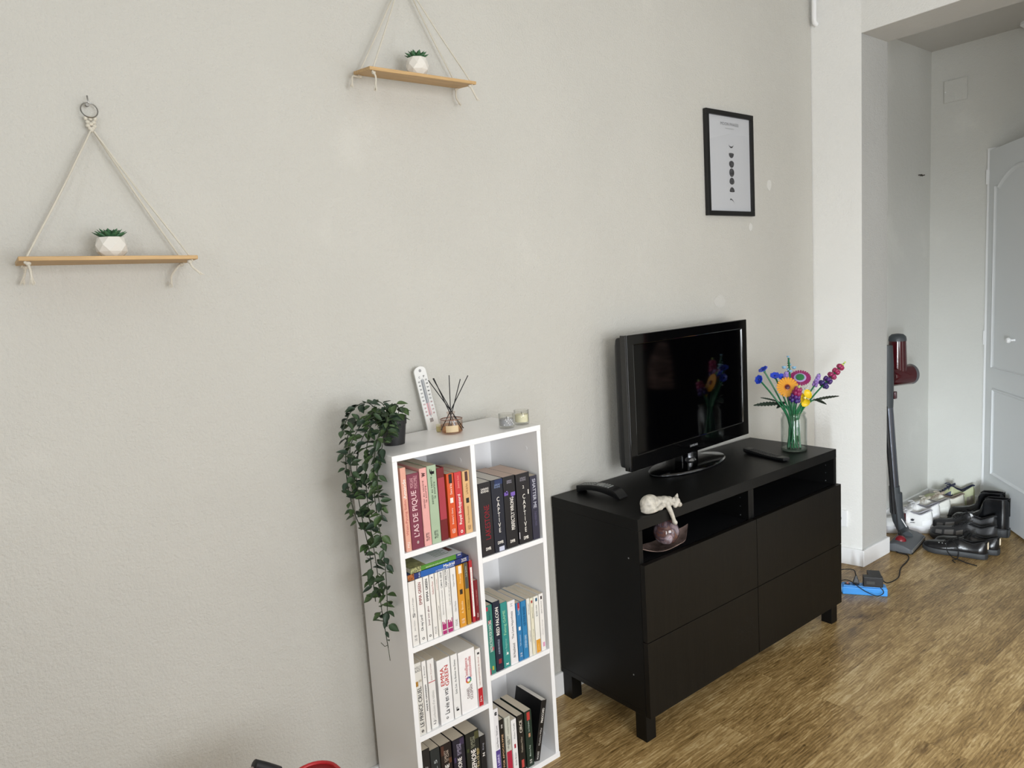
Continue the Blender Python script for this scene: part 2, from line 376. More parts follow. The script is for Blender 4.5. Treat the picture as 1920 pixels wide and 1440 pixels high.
# small fixtures of the setting
t = thing('cover_plate', 'flat white square blanking plate high on the hallway end wall', 'cover plate', (3.1, -.15, 2.44))
MB().box((3.09, -.09, 2.38), (3.1, -.212, 2.503)).build('plate', M_hall, t, bevel=.004)
MB().tube([(3.09, -.1, 2.44), (3.087, -.1, 2.44)], .004, 8).build('screw', M_base, t)
t = thing('pipe', 'short white pipe end in the upper wall corner beside the opening', 'pipe', (1.772, -.03, 2.62))
MB().tube([(1.772, -.028, 2.95), (1.772, -.028, 2.63), (1.775, -.028, 2.618), (1.79, -.03, 2.612)], .011, 12).build('pipe_run', M_base, t, smooth=True)
t = thing('hall_ceiling_light', 'pale fixture on the hallway ceiling, cut by the picture edge', 'light fixture', (3.03, -.53, 2.685))
MB().lathe([(.05, 0), (.05, -.012), (.03, -.03), (.012, -.036)], (3.03, -.53, 2.685), 20).build('canopy', M_base, t, smooth=True)
t = thing('wall_hook', 'tiny dark screw hook in the hallway side wall above the vacuum', 'hook', (2.96, -.02, 1.975))
MB().tube([(2.96, -.02, 1.98), (2.96, -.045, 1.98)], .003, 6).tube([(2.935, -.02, 1.982), (2.935, -.04, 1.982), (2.935, -.042, 1.972)], .003, 6).build('hook_wire', mat('dark_steel', '55504A', .4, .8), t)
t = thing('wall_socket', 'white double power socket low on the return wall', 'socket', (1.815, -.127, .19))
nS = Vector((-.983, -.18, 0))
SM = Matrix(((-.18, -.983, 0, 1.8125), (.983, -.18, 0, -.113), (0, 0, 1, .235), (0, 0, 0, 1)))
# local x runs along the wall, local y out of it
SM = Matrix.Translation((1.8148, -.112, .235)) @ Matrix.Rotation(math.atan2(-.2185, .04), 4, 'Z')
MB().box((-.04, -.001, -.042), (.042, -.012, .042), SM).build('socket_plate', M_base, t, bevel=.003)
MB().lathe([(.02, 0), (.02, .001)], M=SM @ Matrix.Translation((-.005, -.0125, 0)) @ Matrix.Rotation(math.pi/2, 4, 'X')).build('socket_well', mat('socket_grey', 'B8BABC', .5), t)
t = thing('round_plug', 'black round plug pushed into the wall socket behind the tv bench', 'plug', (1.79, -.117, .235))
MB().lathe([(.019, 0), (.019, .02), (.012, .034), (.004, .04)], M=SM @ Matrix.Translation((-.005, -.0135, 0)) @ Matrix.Rotation(math.pi/2, 4, 'X'), n=20).build('plug_body', mat('black_plastic', '17171A', .45), t, smooth=True)
MB().tube(spline([(1.752, -.125, .235), (1.735, -.128, .18), (1.75, -.13, .05), (1.72, -.16, .006), (1.6, -.2, .005)]), .003, 6).build('cable', mat('black_rubber', '101012', .6), t, smooth=True)

for i, (px_, pz_, rx_, rz_) in enumerate(((1.416, 1.868, .022, .030), (1.262, 1.68, .016, .022), (1.02, 1.365, .045, .035))):
    q_ = [(px_+rx_*.8*(1+.12*math.sin(2*a+i))*math.cos(a), pz_+rz_*.8*(1+.1*math.sin(3*a+2*i))*math.sin(a)) for a in [2*math.pi*k_/18 for k_ in range(18)]]
    o_ = MB().add([(x_, -.0012, z_) for x_, z_ in q_]+[(x_, .001, z_) for x_, z_ in q_], [tuple(range(18)), tuple(range(35, 17, -1))]+[(k_, (k_+1) % 18, 18+(k_+1) % 18, 18+k_) for k_ in range(18)]).build('filler_patch', plaster('filler_white_%d' % i, 'DCDBD6' if i < 2 else 'D1CFC9', .5), None)
    o_.parent = bpy.data.objects['wall_back']
M_blk = mat('black_plastic'); M_rub = mat('black_rubber')

# ------------------------------------------------------------------ bookcase
bx, BWD, BH, FY, BY = -.7518, .5018, 1.0653, -.2615, -.0213
TH = .0148
bc = thing('bookcase', 'narrow white open bookcase with two staggered columns of compartments', 'bookcase', (bx+BWD/2, (FY+BY)/2, 0))
x0, x1 = bx, bx+BWD; dl, dr_ = -.507, -.4925
bv = .0008
MB().box((x0, FY, BH-TH-.001), (x1, BY, BH)).build('top_panel', M_white, bc, bevel=bv)
MB().box((x0-.001, FY-.001, 0), (x1+.001, BY, .018)).build('bottom_panel', M_white, bc, bevel=bv)
MB().box((x0+.0005, FY+.001, .0182), (x0+TH, BY, BH-TH-.0012)).build('side_panel', M_white, bc, bevel=bv)
MB().box((x1-TH, FY+.001, .0182), (x1-.0005, BY, BH-TH-.0012)).build('side_panel', M_white, bc, bevel=bv)
MB().box((dl, FY+.0015, .0182), (dr_, BY-.004, BH-TH-.0012)).build('divider', M_white, bc, bevel=bv)
MB().box((x0+TH, BY-.004, .018), (x1-TH, BY-.0005, BH-TH)).build('back_panel', M_white, bc)
SL, SR = (.804, .543, .2885), (.7205, .366)
for z in SL: MB().box((x0+TH, FY+.0015, z-TH), (dl, BY-.0045, z)).build('shelf', M_white, bc, bevel=bv)
for z in SR: MB().box((dr_, FY+.0015, z-TH), (x1-TH, BY-.0045, z)).build('shelf', M_white, bc, bevel=bv)
for (xx, zz) in ((dl-.0003, 1.0), (x1-TH-.0003, .99), (x1-TH-.0003, .33), (x1-TH-.0003, .06)):
    MB().lathe([(.007, 0), (.007, .0006)], M=Matrix.Translation((xx, -.205, zz)) @ Matrix.Rotation(-math.pi/2, 4, 'Y'), n=16).build('screw_cap', M_wl2, bc)

# ------------------------------------------------------------------ books
M_page = mat('book_pages', 'DACFBC', .85, bump=.4, bscale=900, var=.12, vscale=300, stretch=(8, 1, 1))
M_pagew = mat('book_pages_white', 'E6E2DA', .85, bump=.4, bscale=900, var=.08, vscale=300, stretch=(8, 1, 1))
M_pagep = mat('book_pages_pinkish', 'DCC6B8', .85, bump=.4, bscale=900, var=.1, vscale=300, stretch=(8, 1, 1))
def book(label, xa, xb, zb, zt, col, texts=(), bands=(), group=None, depth=None, pages=None, yf=0, rough=.45, hard=False, roty=0, side=None, spots=()):
    g = .0005; xa += g; xb -= g; w_ = xb-xa; h = zt-zb; Y0 = FY+.0065+yf
    dp = depth or min(.2, h*.66)
    cx = (xa+xb)/2
    b = thing('book', label, 'book', (xa if roty else cx, Y0, zb+.0003), (0, roty, 0), group)
    # build square in the world frame, then carry the tilt on the root
    keep = MW[b.name]; MW[b.name] = Matrix.Translation(b.location)
    zb += .0003
    mc = mat('cover_'+col, col, rough, var=.05, vscale=25)
    ct = .0018 if hard else .0008
    ins = .003 if hard else .0006
    c = MB().box((xa, Y0+.001, zb), (xa+ct, Y0+dp, zt)).box((xb-ct, Y0+.001, zb), (xb, Y0+dp, zt))
    n = 6; rr = min(.0022, w_*.18); prof = [(xa, Y0+rr+.0005)]
    for i in range(n+1):
        a = math.pi/2*i/n; prof.append((xa+rr-rr*math.cos(a), Y0+rr-rr*math.sin(a)))
    for i in range(n+1):
        a = math.pi/2*(1-i/n); prof.append((xb-rr+rr*math.cos(a), Y0+rr-rr*math.sin(a)))
    prof.append((xb, Y0+rr+.0005))
    c.prism(prof, zb, zt)
    cv = c.build('cover', mc, b)
    pg = MB().box((xa+ct, Y0+rr+.0005, zb+ins), (xb-ct, Y0+dp-.001-ins, zt-ins+(0 if hard else .0004)))
    pg.build('pages', pages or M_page, b)
    ys = Y0-.0003
    for z0, z1, bc_ in bands:
        e = MB().box((xa+rr*.6, Y0-.0002, z0), (xb-rr*.6, Y0+.0004, z1)); e.build('colour_band', mat('cover_'+bc_, bc_, rough), cv)
    for i, (z0, z1, r0, r1, sc_) in enumerate(spots):
        MB().box((xa+w_*r0, Y0-.0004, z0), (xa+w_*r1, Y0+.0004, z1)).build('spine_mark', mat('cover_'+sc_, sc_, .5), cv)
    for tx in texts:
        s, mode, zc, L, frac, tc_ = tx[:6]; bold = tx[6] if len(tx) > 6 else 0; off = (tx[7] if len(tx) > 7 else 0)*w_
        if mode == 'up': text(s, (cx+off, ys-.0002, zc), Z, -X, L, w_*frac, ink(tc_), cv, 'spine_title', bold)
        elif mode == 'down': text(s, (cx+off, ys-.0002, zc), -Z, X, L, w_*frac, ink(tc_), cv, 'spine_title', bold)
        elif mode == 'stack': text('\n'.join(s), (cx+off, ys-.0002, zc), X, Z, w_*frac, L, ink(tc_), cv, 'spine_title', bold)
        else: text(s, (cx+off, ys-.0002, zc), X, Z, w_*frac, L, ink(tc_), cv, 'spine_title', bold)
    if side:
        for (z0, L, H_, s, tc_) in side:
            text(s, (xa-.0003, Y0+dp*.5, z0), -Y, Z, L, H_, ink(tc_), b, 'cover_blurb')
    MW[b.name] = keep
    return b
G = ['books on the top shelf of the wider column', 'dark novels on the top shelf of the narrower column', 'books on the second shelf beneath two lying guides', 'books on the middle shelf of the narrower column', 'white books on the third shelf', 'dark books on the bottom shelf', 'books in the bottom compartment by the floor']
W_, K_ = 'F2EDE6', '1B1A1C'
a, b_ = .804, 0
book('salmon pink paperback with white lettering, first on the top shelf beside the hanging plant', -.7285, -.711, a, 1.029, 'E3A793', [('Won-Pyung Sohn', 'up', .895, .095, .5, 'C05A58'), ('Amande', 'up', .972, .052, .55, W_, .02), ('PKJ', 'up', .822, .014, .5, W_)], group=G[0])
book('burgundy paperback with tall condensed pale title, beside the salmon pink one', -.7105, -.673, a, 1.008, '7A2F45', [("L'AS DE PIQUE", 'up', .9, .125, .52, 'EBC9CC', .015, -.02), ('MORGANE\nMONCOMBLE', 'up', .984, .034, .6, 'DDA7AE'), ('*', 'up', .822, .008, .2, W_)], group=G[0], pages=M_pagew)
book('pale pink paperback with a small fern emblem at the top of its spine', -.6718, -.6485, a, 1.016, 'E7A9A3', [('sentir au ventre\nle sourire', 'up', .945, .075, .55, '5A3636'), ('TUTTI', 'up', .828, .022, .45, K_, .02), ('w', 'up', .998, .012, .5, '4A2A2A', .03)], group=G[0])
book('sage green paperback with a black feather emblem on its spine', -.648, -.6185, a, 1.018, 'A9BDA0', [('sentir au ventre\nle sourire', 'up', .95, .075, .5, '2C3A30'), ('TUTTI', 'up', .828, .022, .4, K_, .02), ('f', 'up', 1.0, .018, .5, K_, .03)], group=G[0])
book('dark red hardback with a lighter red paper band around the middle', -.6165, -.5925, a, 1.005, '6E0A16', [], [(.862, .978, 'A83444')], group=G[0], hard=True, yf=.003)
book('orange paperback with a black title block at the top of its spine', -.589, -.565, a, .984, 'D8541F', [('Danse & feu', 'up', .941, .03, .3, W_), ('Brittainy C. Cherry', 'up', .865, .045, .3, W_), ('HUGO', 'up', .823, .012, .5, W_)], group=G[0], spots=[(.957, .982, .3, .75, K_), (.902, .916, .3, .72, W_)])
book('coral red paperback with a curly white title, between the orange and sand yellow ones', -.5635, -.5395, a, .983, 'CC3A3E', [('Royal Bodyguard', 'up', .878, .085, .5, W_, .02), ('Jessica Lou', 'up', .955, .035, .35, 'F0B0A0'), ('o', 'up', .815, .009, .35, W_, .03)], group=G[0])
book('sand yellow paperback against the divider with dark blocks on its spine', -.537, -.513, a, .981, 'DDB27C', [('La Vie de Paris', 'up', .93, .03, .3, '6B3A2A'), ('Morgane Moncomble', 'up', .857, .048, .25, '6B3A2A'), ('HUGO', 'up', .82, .012, .45, '6B3A2A')], group=G[0], spots=[(.952, .979, .35, .75, '4A2A26'), (.89, .904, .3, .72, K_)])
a = .7205
book('thick black paperback with red upright lettering, first of the dark novels', -.487, -.4425, a, .934, '17141A', [('SARAH\nRIVENS', 'flat', .912, .014, .62, W_, .015), ('LAKESTONE', 'up', .818, .1, .42, '8E2631', 0, .05), ('DMR', 'flat', .741, .009, .42, W_, .03)], group=G[1], pages=M_pagew)
book('navy black paperback with vertical white capitals, second of the dark novels', -.4415, -.399, a, .934, '151A2A', [('SARAH\nRIVENS', 'flat', .915, .012, .5, '8FA0C8'), ('CAPTIVE', 'stack', .83, .105, .24, W_, .01), ('DMR', 'flat', .748, .009, .5, W_, .03)], group=G[1], spots=[(.918, .933, .3, .98, '20305A'), (.722, .735, .35, .8, 'C9CCE0')], pages=M_pagew)
book('black paperback with purple petals and a white title running up its spine', -.398, -.354, a, .934, '141318', [('PERFECTLY WRONG', 'up', .822, .098, .3, W_, .02, .12), ('SARAH\nRIVENS', 'flat', .918, .01, .4, 'B9B4C4'), ('DMR', 'flat', .74, .009, .42, W_, .03)], group=G[1], spots=[(.879, .889, .02, .36, '6F55A8'), (.874, .885, .58, .95, '7A5FB4'), (.885, .892, .2, .3, '8E76C6'), (.868, .874, .7, .8, '54409A')], pages=M_pagep)
book('thickest black paperback with vertical white capitals and a small 2', -.351, -.2985, a, .932, '16141A', [('SARAH\nRIVENS', 'flat', .915, .012, .42, 'A9A5B0'), ('2', 'flat', .891, .009, .12, W_), ('CAPTIVE', 'stack', .812, .115, .2, W_, .01), ('DMR', 'flat', .737, .01, .36, W_, .03)], group=G[1], spots=[(.866, .88, .82, .88, W_), (.738, .758, .02, .06, 'D8D6DC')], pages=M_pagep)
book('slim slate violet paperback with its title reading downwards, against the outer side panel', -.2975, -.27, a, .916, '2B2A3E', [('SHATTER ME', 'down', .862, .09, .45, 'C9CAD6', .01), ('TAHEREH MAFI', 'down', .785, .045, .3, '6A6580')], group=G[1])
a = .543
book('white paperback with thin grey script, first under the stacked guides', -.7325, -.712, a, .7225, 'E9E6E1', [('Orgueil et Prejuges', 'up', .655, .045, .25, '6A6A6E'), ('Jane Austen', 'up', .6, .03, .22, '6A6A6E'), ('10 18', 'up', .565, .015, .4, '55555A'), ('S', 'up', .628, .012, .4, '3A3A3E')], group=G[2])
book('white paperback with its author in red brown capitals, second under the guides', -.7105, -.688, a, .7235, 'EEECE8', [('EMMA GREEN', 'up', .682, .062, .42, '8E3A34', .02), ('Oh my Lord!', 'up', .6, .045, .45, '2A2426', .015), ('O', 'flat', .556, .007, .35, K_, .04)], group=G[2])
book('white paperback with its author in black capitals, third under the guides', -.6865, -.6685, a, .7235, 'EDEBE7', [('EMMA GREEN', 'up', .685, .062, .42, '141416', .025), ('Jouer avec glace', 'up', .612, .055, .4, '6A2A34', .01), ('O', 'flat', .556, .007, .4, K_, .04)], group=G[2])
book('thin white paperback with a short red author name, fourth under the guides', -.667, -.6512, a, .7235, 'ECE9E4', [('Guillaume Musso', 'up', .685, .036, .35, 'A6453C'), ('J', 'up', .712, .008, .3, '6A6A6E'), ('POCHE', 'up', .565, .02, .4, '8A8A8C')], group=G[2])
book('thinnest white paperback with faint red print, fifth under the guides', -.65, -.6395, a, .7235, 'E9E6DF', [('Sophie Riche', 'up', .69, .03, .35, 'B05A50'), ('Le coeur en braille', 'up', .61, .04, .3, '7A7A7C')], group=G[2])
book('white paperback with two lines of black print and a magenta foot, beside its twin', -.639, -.6222, a, .7235, 'ECEAE6', [('CARO M. LEENE', 'up', .698, .045, .35, '2A2A2E', .01), ('Bienvenue aux grands romantiques', 'up', .635, .07, .25, '55555A')], [(.5435, .572, 'A82A6E')], group=G[2], spots=[(.554, .556, .1, .9, W_), (.572, .58, .1, .3, 'A82A6E'), (.572, .577, .45, .6, 'A82A6E'), (.572, .583, .78, .9, 'A82A6E')])
book('white paperback with longer grey subtitle and a magenta foot, next to the yellow book', -.6215, -.602, a, .7235, 'ECEAE6', [('TASH SKELTON', 'up', .698, .048, .35, '2A2A2E', .015, -.2), ('Le petit cafe des grands romantiques', 'up', .67, .1, .25, '66666A', 0, .22)], [(.5435, .572, 'A82A6E')], group=G[2], spots=[(.554, .556, .1, .9, W_), (.572, .58, .1, .3, 'A82A6E'), (.572, .577, .45, .6, 'A82A6E'), (.572, .583, .78, .9, 'A82A6E')])
book('plain white paperback with small black print, directly before the mustard book', -.6005, -.5812, a, .7225, 'EAE8E6', [('Virginie Grimaldi', 'up', .685, .036, .28, '3A3A3E'), ('Chere Mamie', 'up', .61, .03, .25, '55555A'), ('POCHE', 'up', .563, .018, .4, '8A8A8C')], group=G[2])
book('mustard yellow paperback with a white title block', -.58, -.557, a, .7225, 'D9962C', [('Plus jamais', 'up', .685, .03, .3, 'F6DFA8'), ('A. Brooks', 'up', .6, .035, .3, 'F6E7C0'), ('10 18', 'up', .56, .013, .45, W_)], group=G[2], spots=[(.698, .72, .3, .75, 'F0EAE0'), (.638, .652, .3, .72, '2A2018')])
book('slim paperback, charcoal above and ochre below', -.555, -.5405, a, .7225, 'B98A28', [('Les Justes', 'up', .698, .03, .5, 'C8C8B8'), ('A. Camus', 'up', .6, .03, .3, '6A4A10')], [(.648, .7222, '4A4E4A')], group=G[2])
book('slim red and white paperback with a long white label on its spine', -.5365, -.525, a, .7245, 'B32A34', [('CHARLOTTE BRONTE jane eyre', 'up', .64, .1, .25, '5A3030')], group=G[2], spots=[(.56, .705, .22, .8, 'EFECE8')])
book('short dark red paperback squeezed against the divider', -.5245, -.5115, a, .6625, '7A1420', [("L'ecume des jours", 'up', .612, .045, .3, 'D9A8A0'), ('FOLIO', 'up', .56, .012, .35, W_)], group=G[2])
a = .366
book('sea green paperback with a pink rose and white block capitals', -.4915, -.467, a, .575, '2F7C70', [('INSTRUCTIONS FOR DANCING', 'up', .482, .095, .45, 'D8E6DC', .02), ('Nicola Yoon', 'up', .545, .03, .25, '1A4A44')], group=G[3], spots=[(.56, .572, .02, .35, 'B03A4E'), (.52, .53, .25, .7, 'B03A4E'), (.437, .447, .6, .9, 'B03A4E'), (.367, .385, .02, .25, 'A02A48'), (.378, .39, .45, .7, 'B8B040')])
book('navy paperback with large white capitals', -.4655, -.439, a, .578, '161E34', [('RED FALCON', 'up', .518, .085, .45, W_, .03), ('AURORE PAYELLE', 'up', .44, .045, .25, 'B8C0D0', .01)], group=G[3], pages=M_pagew, spots=[(.388, .402, .35, .75, '8A2430')])
book('teal paperback with a thin curly title in pale green', -.438, -.413, a, .5665, '2E8A86', [('Fating GAME', 'up', .505, .075, .5, 'A9D8A8'), ('New Regency', 'up', .43, .05, .35, '9ACCC0'), ('x', 'up', .377, .008, .4, W_, .03)], group=G[3], spots=[(.405, .412, .5, .75, W_)])
book('thick white paperback with a black serif title reading up', -.412, -.383, a, .5625, 'ECE9EA', [('The Love Hypothesis', 'up', .488, .085, .38, '2A2A30'), ('Ali Hazelwood', 'up', .408, .045, .34, '2A2A30'), ('H', 'up', .55, .008, .3, '9A9AA0')], group=G[3])
book('sky blue paperback with a red tab at the top of its spine', -.3812, -.3625, a, .5475, '2A78AE', [('Toi Moi', 'up', .52, .02, .3, 'D8E8F4'), ('Tyler Hausman', 'up', .43, .035, .3, 'D8E8F4'), ('10 18', 'up', .385, .012, .45, W_)], group=G[3], spots=[(.525, .547, .3, .75, 'B8303A'), (.462, .473, .3, .7, W_)])
book('sky blue paperback with a long dark title, next to its red tabbed neighbour', -.362, -.3418, a, .547, '2C7FB4', [('LES FOUS BOSSES', 'up', .5, .06, .45, '1A4A70', .015), ('STEPHEN KING', 'up', .42, .04, .4, 'C8E0F0', .015)], group=G[3])
book('thin white paperback with small grey title, just after the blue pair', -.34, -.3272, a, .5485, 'E6E4DC', [('Agnes Martin-Lugand', 'up', .515, .035, .3, '44464A'), ('Nos resiliences', 'up', .43, .035, .28, '6A6A66')], group=G[3])
book('thin cream paperback with a small red round seal near its top', -.3265, -.3135, a, .546, 'E4DFC8', [('Bernard Werber', 'up', .5, .035, .3, '6A6A5A'), ('Le livre du voyage', 'up', .425, .045, .28, '7A7A66')], group=G[3], spots=[(.53, .538, .25, .75, 'A8453C')])
book('white paperback with an amber yellow foot', -.3125, -.293, a, .546, 'ECEAE2', [('BORIS VIAN', 'up', .5, .035, .3, '3A4450'), ('poche', 'up', .385, .02, .3, 'F4DFA8')], [(.3668, .408, 'DC9A2E')], group=G[3], spots=[(.53, .54, .35, .75, '2A5A7A')])
book('white paperback against the outer side panel with a faint pink stamp below', -.2915, -.2735, a, .5475, 'EDEAE6', [('SERGE JONCOUR', 'up', .505, .04, .28, '6A6668'), ('chien-loup', 'up', .44, .05, .25, '9A9496')], group=G[3], spots=[(.53, .54, .35, .7, '3A2A2E'), (.378, .392, .35, .8, 'D89AB8')])
a = .2885
book('grey white paperback with a gold ring and tall black capitals, first on the third shelf', -.7365, -.7135, a, .495, 'DCD9D2', [('HOLLY\nBLACK', 'flat', .478, .016, .85, '6A6A6A'), ('LE PRINCE CRUEL', 'up', .37, .115, .55, '242226', .01), ('o', 'flat', .3, .008, .35, K_, .04)], group=G[4], spots=[(.43, .444, .08, .4, 'A87A2E'), (.44, .446, .5, .9, 'B8B2A4')])
book('narrow white paperback with a bold black title beside a black edge', -.7125, -.6985, a, .493, 'EDEBE8', [('MADE IN GANGNAM', 'up', .388, .075, .35, '141416', .03), ('Ji. Bourdon', 'up', .462, .035, .35, '3A3A3E')], group=G[4])
book('white paperback split by a thin red line across its spine', -.694, -.671, a, .488, 'E9E7E4', [("Confessions d'un tableau", 'up', .355, .085, .35, 'A8A6A4'), ('Jean Fournier', 'up', .452, .05, .25, '9A6A66'), ('LJ', 'up', .305, .01, .4, '2A2A2E')], group=G[4], spots=[(.4225, .4245, .02, .98, 'B8404A')], yf=.004)
book('thick white paperback with large red capitals and a black handwritten title', -.666, -.6225, a, .4765, 'F1F0F0', [('EMMA\nGREEN', 'up', .425, .06, .62, 'C24A42', .02), ('La vie en vrai', 'up', .352, .075, .36, '1E1A1C', .012, .03), ('O', 'flat', .303, .007, .17, K_, .05)], group=G[4])
book('white paperback with one thin black line of print, between the red titled and the thickest', -.6205, -.5975, a, .4755, 'EDECEA', [('Emile Zola - Au Bonheur des Dames', 'up', .41, .1, .28, '2A2A2E'), ('F', 'up', .315, .012, .4, K_, .04)], group=G[4])
book('thickest white book with a coloured ring and a red title', -.5955, -.539, a, .473, 'F3F1F1', [("L'intelligence\nemotionnelle", 'up', .42, .062, .42, 'C24A4E', .01, .03), ('DANIEL\nGOLEMAN', 'up', .345, .045, .36, '6A4A44', .01, .05)], group=G[4], pages=M_pagew, hard=False)
book('thin white paperback with a solid red foot, beside the divider', -.5375, -.5185, a, .4615, 'ECE9E6', [('Les impatientes de Amal', 'up', .395, .085, .3, 'A04A44'), ("J'ai lu", 'up', .31, .018, .45, W_, .01)], [(.289, .343, 'B8202C')], group=G[4], spots=[(.445, .451, .35, .75, '3A3A3E')])
a = .0182
for (xa, xb, zt, col, lab, tx) in (
    (-.7365, -.7095, .2435, '1C1A1B', 'black paperback with small white print, first on the bottom shelf', [('Clair de Lune\nQuatre Lune', 'up', .16, .07, .4, 'D8D4D0', .01)]),
    (-.709, -.678, .2325, '23292A', 'slate black paperback, second on the bottom shelf', [('EXIL 5', 'up', .165, .07, .3, 'C4CCCC')]),
    (-.6765, -.6395, .2305, '1E1513', 'black paperback with copper flourishes, third on the bottom shelf', [('SCARLETT\nST. CLAIR', 'up', .195, .035, .4, 'C9B8A8'), ('PERSEPHONE', 'up', .13, .08, .4, W_, .02)]),
    (-.6355, -.5955, .227, '1E1C2A', 'black violet paperback, fourth on the bottom shelf', [('SCARLETT\nST. CLAIR', 'up', .195, .035, .35, 'B8B0C8'), ('PERSEPHONE', 'up', .13, .08, .35, W_, .02)]),
    (-.5915, -.5445, .2255, '191D18', 'thickest dark book with gold green vines, fifth on the bottom shelf', [('SCARLETT\nST. CLAIR', 'up', .195, .035, .32, 'A8A890'), ('PERSEPHONE', 'up', .13, .085, .36, W_, .025), ('Hades', 'up', .135, .07, .2, 'B8A880', 0, .28)]),
    (-.5435, -.5225, .197, '17181C', 'thin black book with a white top edge, beside the divider on the bottom shelf', [('N', 'up', .14, .01, .4, W_, .02), ('King', 'up', .165, .02, .35, 'A8A8B0')])):
    sp = []
    if '1E1513' == col: sp = [(.2, .228, .05, .3, '4A2A1E'), (.17, .185, .7, .95, '5A3822')]
    if '1E1C2A' == col: sp = [(.205, .224, .6, .95, '3A2E4A'), (.16, .175, .05, .2, '40365A')]
    if '191D18' == col: sp = [(.2, .222, .65, .95, '4A4A2A'), (.15, .165, .75, .95, '6A5A2A'), (.17, .18, .04, .2, '3A4424')]
    book(lab, xa, xb, a, zt, col, tx, group=G[5], spots=sp, pages=M_pagew if 'thin black' in lab else M_page)
book('white paperback with a purple lower half, first in the floor level compartment', -.4915, -.4715, a, .258, 'E6E4E6', [('Lola Marois - Vivid Love', 'up', .17, .07, .3, '3A3A3E'), ('LA VIE LIBRE', 'up', .075, .08, .4, 'D8D0EC', .02), ('8', 'up', .243, .012, .45, K_, .05)], [(.0185, .128, '54408A')], group=G[6])
book('thin black paperback with orange white capitals, second in the floor level compartment', -.4705, -.4545, a, .2155, '16130F', [('YES FOR APOCALYPSE', 'up', .105, .13, .42, 'D8B088', .02), ('III', 'up', .195, .01, .35, W_)], group=G[6])
book('pale grey green paperback with a crimson foot, beside the thin black one', -.4515, -.4295, a, .2155, 'C6C6BA', [('LES JOIES DU\nMOIS', 'up', .135, .04, .5, '3A3A36', .015), ('Caroline Vermalle', 'up', .185, .05, .22, '77776A')], [(.0185, .106, 'B02440')], group=G[6])
book('white paperback with a small red figure, in front of the gold lettered black one', -.428, -.4075, a, .197, 'EEECEB', [('Moliere Tartuffe', 'up', .16, .05, .25, '5A5A5E'), ('Emile Brami', 'up', .07, .04, .25, '5A5A5E')], group=G[6], spots=[(.105, .118, .35, .65, 'A82438')])
book('black paperback with a wide spaced white title and a red tab near the floor', -.4045, -.38, a, .199, '1B1815', [('CIRCE', 'up', .163, .04, .42, 'E6DCCC', .015), ('Madeline Miller', 'up', .105, .05, .28, 'B8AC98')], group=G[6], spots=[(.03, .055, .3, .7, 'C04A44')])
book('dark green paperback with a red tab at the top of its spine', -.3755, -.3475, a, .1995, '1E3026', [('Les Orphelins', 'up', .15, .035, .25, 'C8D4C8'), ('Blanca Raj', 'up', .07, .035, .25, 'C8D4C8'), ('10 18', 'up', .035, .012, .35, W_)], group=G[6], spots=[(.17, .196, .3, .72, 'B83A34'), (.115, .127, .4, .65, 'C08A6A')])
book('black paperback leaning against the outer side panel at floor level', -.3455, -.3235, .0236, .2116, '0F0E10', [('PINOCCHIO', 'up', .165, .045, .42, W_, .02), ('Madeline Miller', 'up', .1, .055, .32, 'C8C4C0'), ('POCKET', 'up', .042, .025, .35, 'D8D4D0', .02)], group=G[6], roty=math.radians(13.0), pages=M_pagew, yf=.002, depth=.125)
# coloured ring on the thickest white book
_b = [o for o in bpy.data.objects if o.get('label') == 'thickest white book with a coloured ring and a red title'][0]
for i in range(8):
    a0, a1 = 2*math.pi*i/8, 2*math.pi*(i+.92)/8; r0, r1 = .0048, .0098; cx, cz = -.566, .383
    ring = [(cx+r*math.cos(t), FY+.0058, cz+r*math.sin(t)) for r, t in ((r0, a0), (r1, a0), (r1, (a0+a1)/2), (r1, a1), (r0, a1), (r0, (a0+a1)/2))]
    MB().add(ring, [(0, 1, 2, 5), (5, 2, 3, 4)]).build('ring_segment', ink(['2F8A8A', '3A6AA0', '7A4A9A', 'C24A7A', 'D0503A', 'D8943A', '9AAA4A', '4A9A6A'][i]), [q_ for q_ in _b.children if q_.name.startswith('cover')][0])
# two guides lying across the standing books
t = thing('travel_guide', 'blue travel guide with white title lying flat on the standing books', 'book', (-.633, FY+.007, .7246), (0, 0, 0), 'guides lying on the second shelf')
MB().box((-.732, FY+.006, .7248), (-.5355, FY+.13, .7258)).box((-.732, FY+.006, .7408), (-.5355, FY+.13, .7418)).box((-.732, FY+.006, .7248), (-.5355, FY+.0068, .7418)).build('cover', mat('cover_navy_blue', '1C2F6E', .35), t)
MB().box((-.7315, FY+.0069, .7259), (-.536, FY+.129, .7407)).build('pages', M_pagew, t)
MB().box((-.692, FY+.0055, .725), (-.585, FY+.006, .7416)).build('spine_panel', mat('cover_blue', '1F5FAE', .35), t)
MB().box((-.732, FY+.0055, .725), (-.713, FY+.006, .7416)).build('spine_photo', mat('photo_orange', 'A8602A', .5, var=.8, vscale=160), t)
text('Madrid', (-.602, FY+.0052, .7348), X, Z, .036, .008, ink(W_), t, 'spine_title', .02)
text("et l'Espagne du Centre", (-.616, FY+.0052, .728), X, Z, .06, .0045, ink(W_), t, 'spine_subtitle', .01)
text('lonely\nplanet', (-.552, FY+.0052, .7335), X, Z, .017, .011, ink(W_), t, 'spine_mark', .02)
text('PLAN', (-.697, FY+.0052, .7335), Z, -X, .013, .005, ink('C8D8F0'), t, 'spine_mark', .02)
t = thing('travel_guide', 'green spined guide with pale page cover, topmost of the two lying guides', 'book', (-.635, FY+.007, .742), (0, 0, 0), 'guides lying on the second shelf')
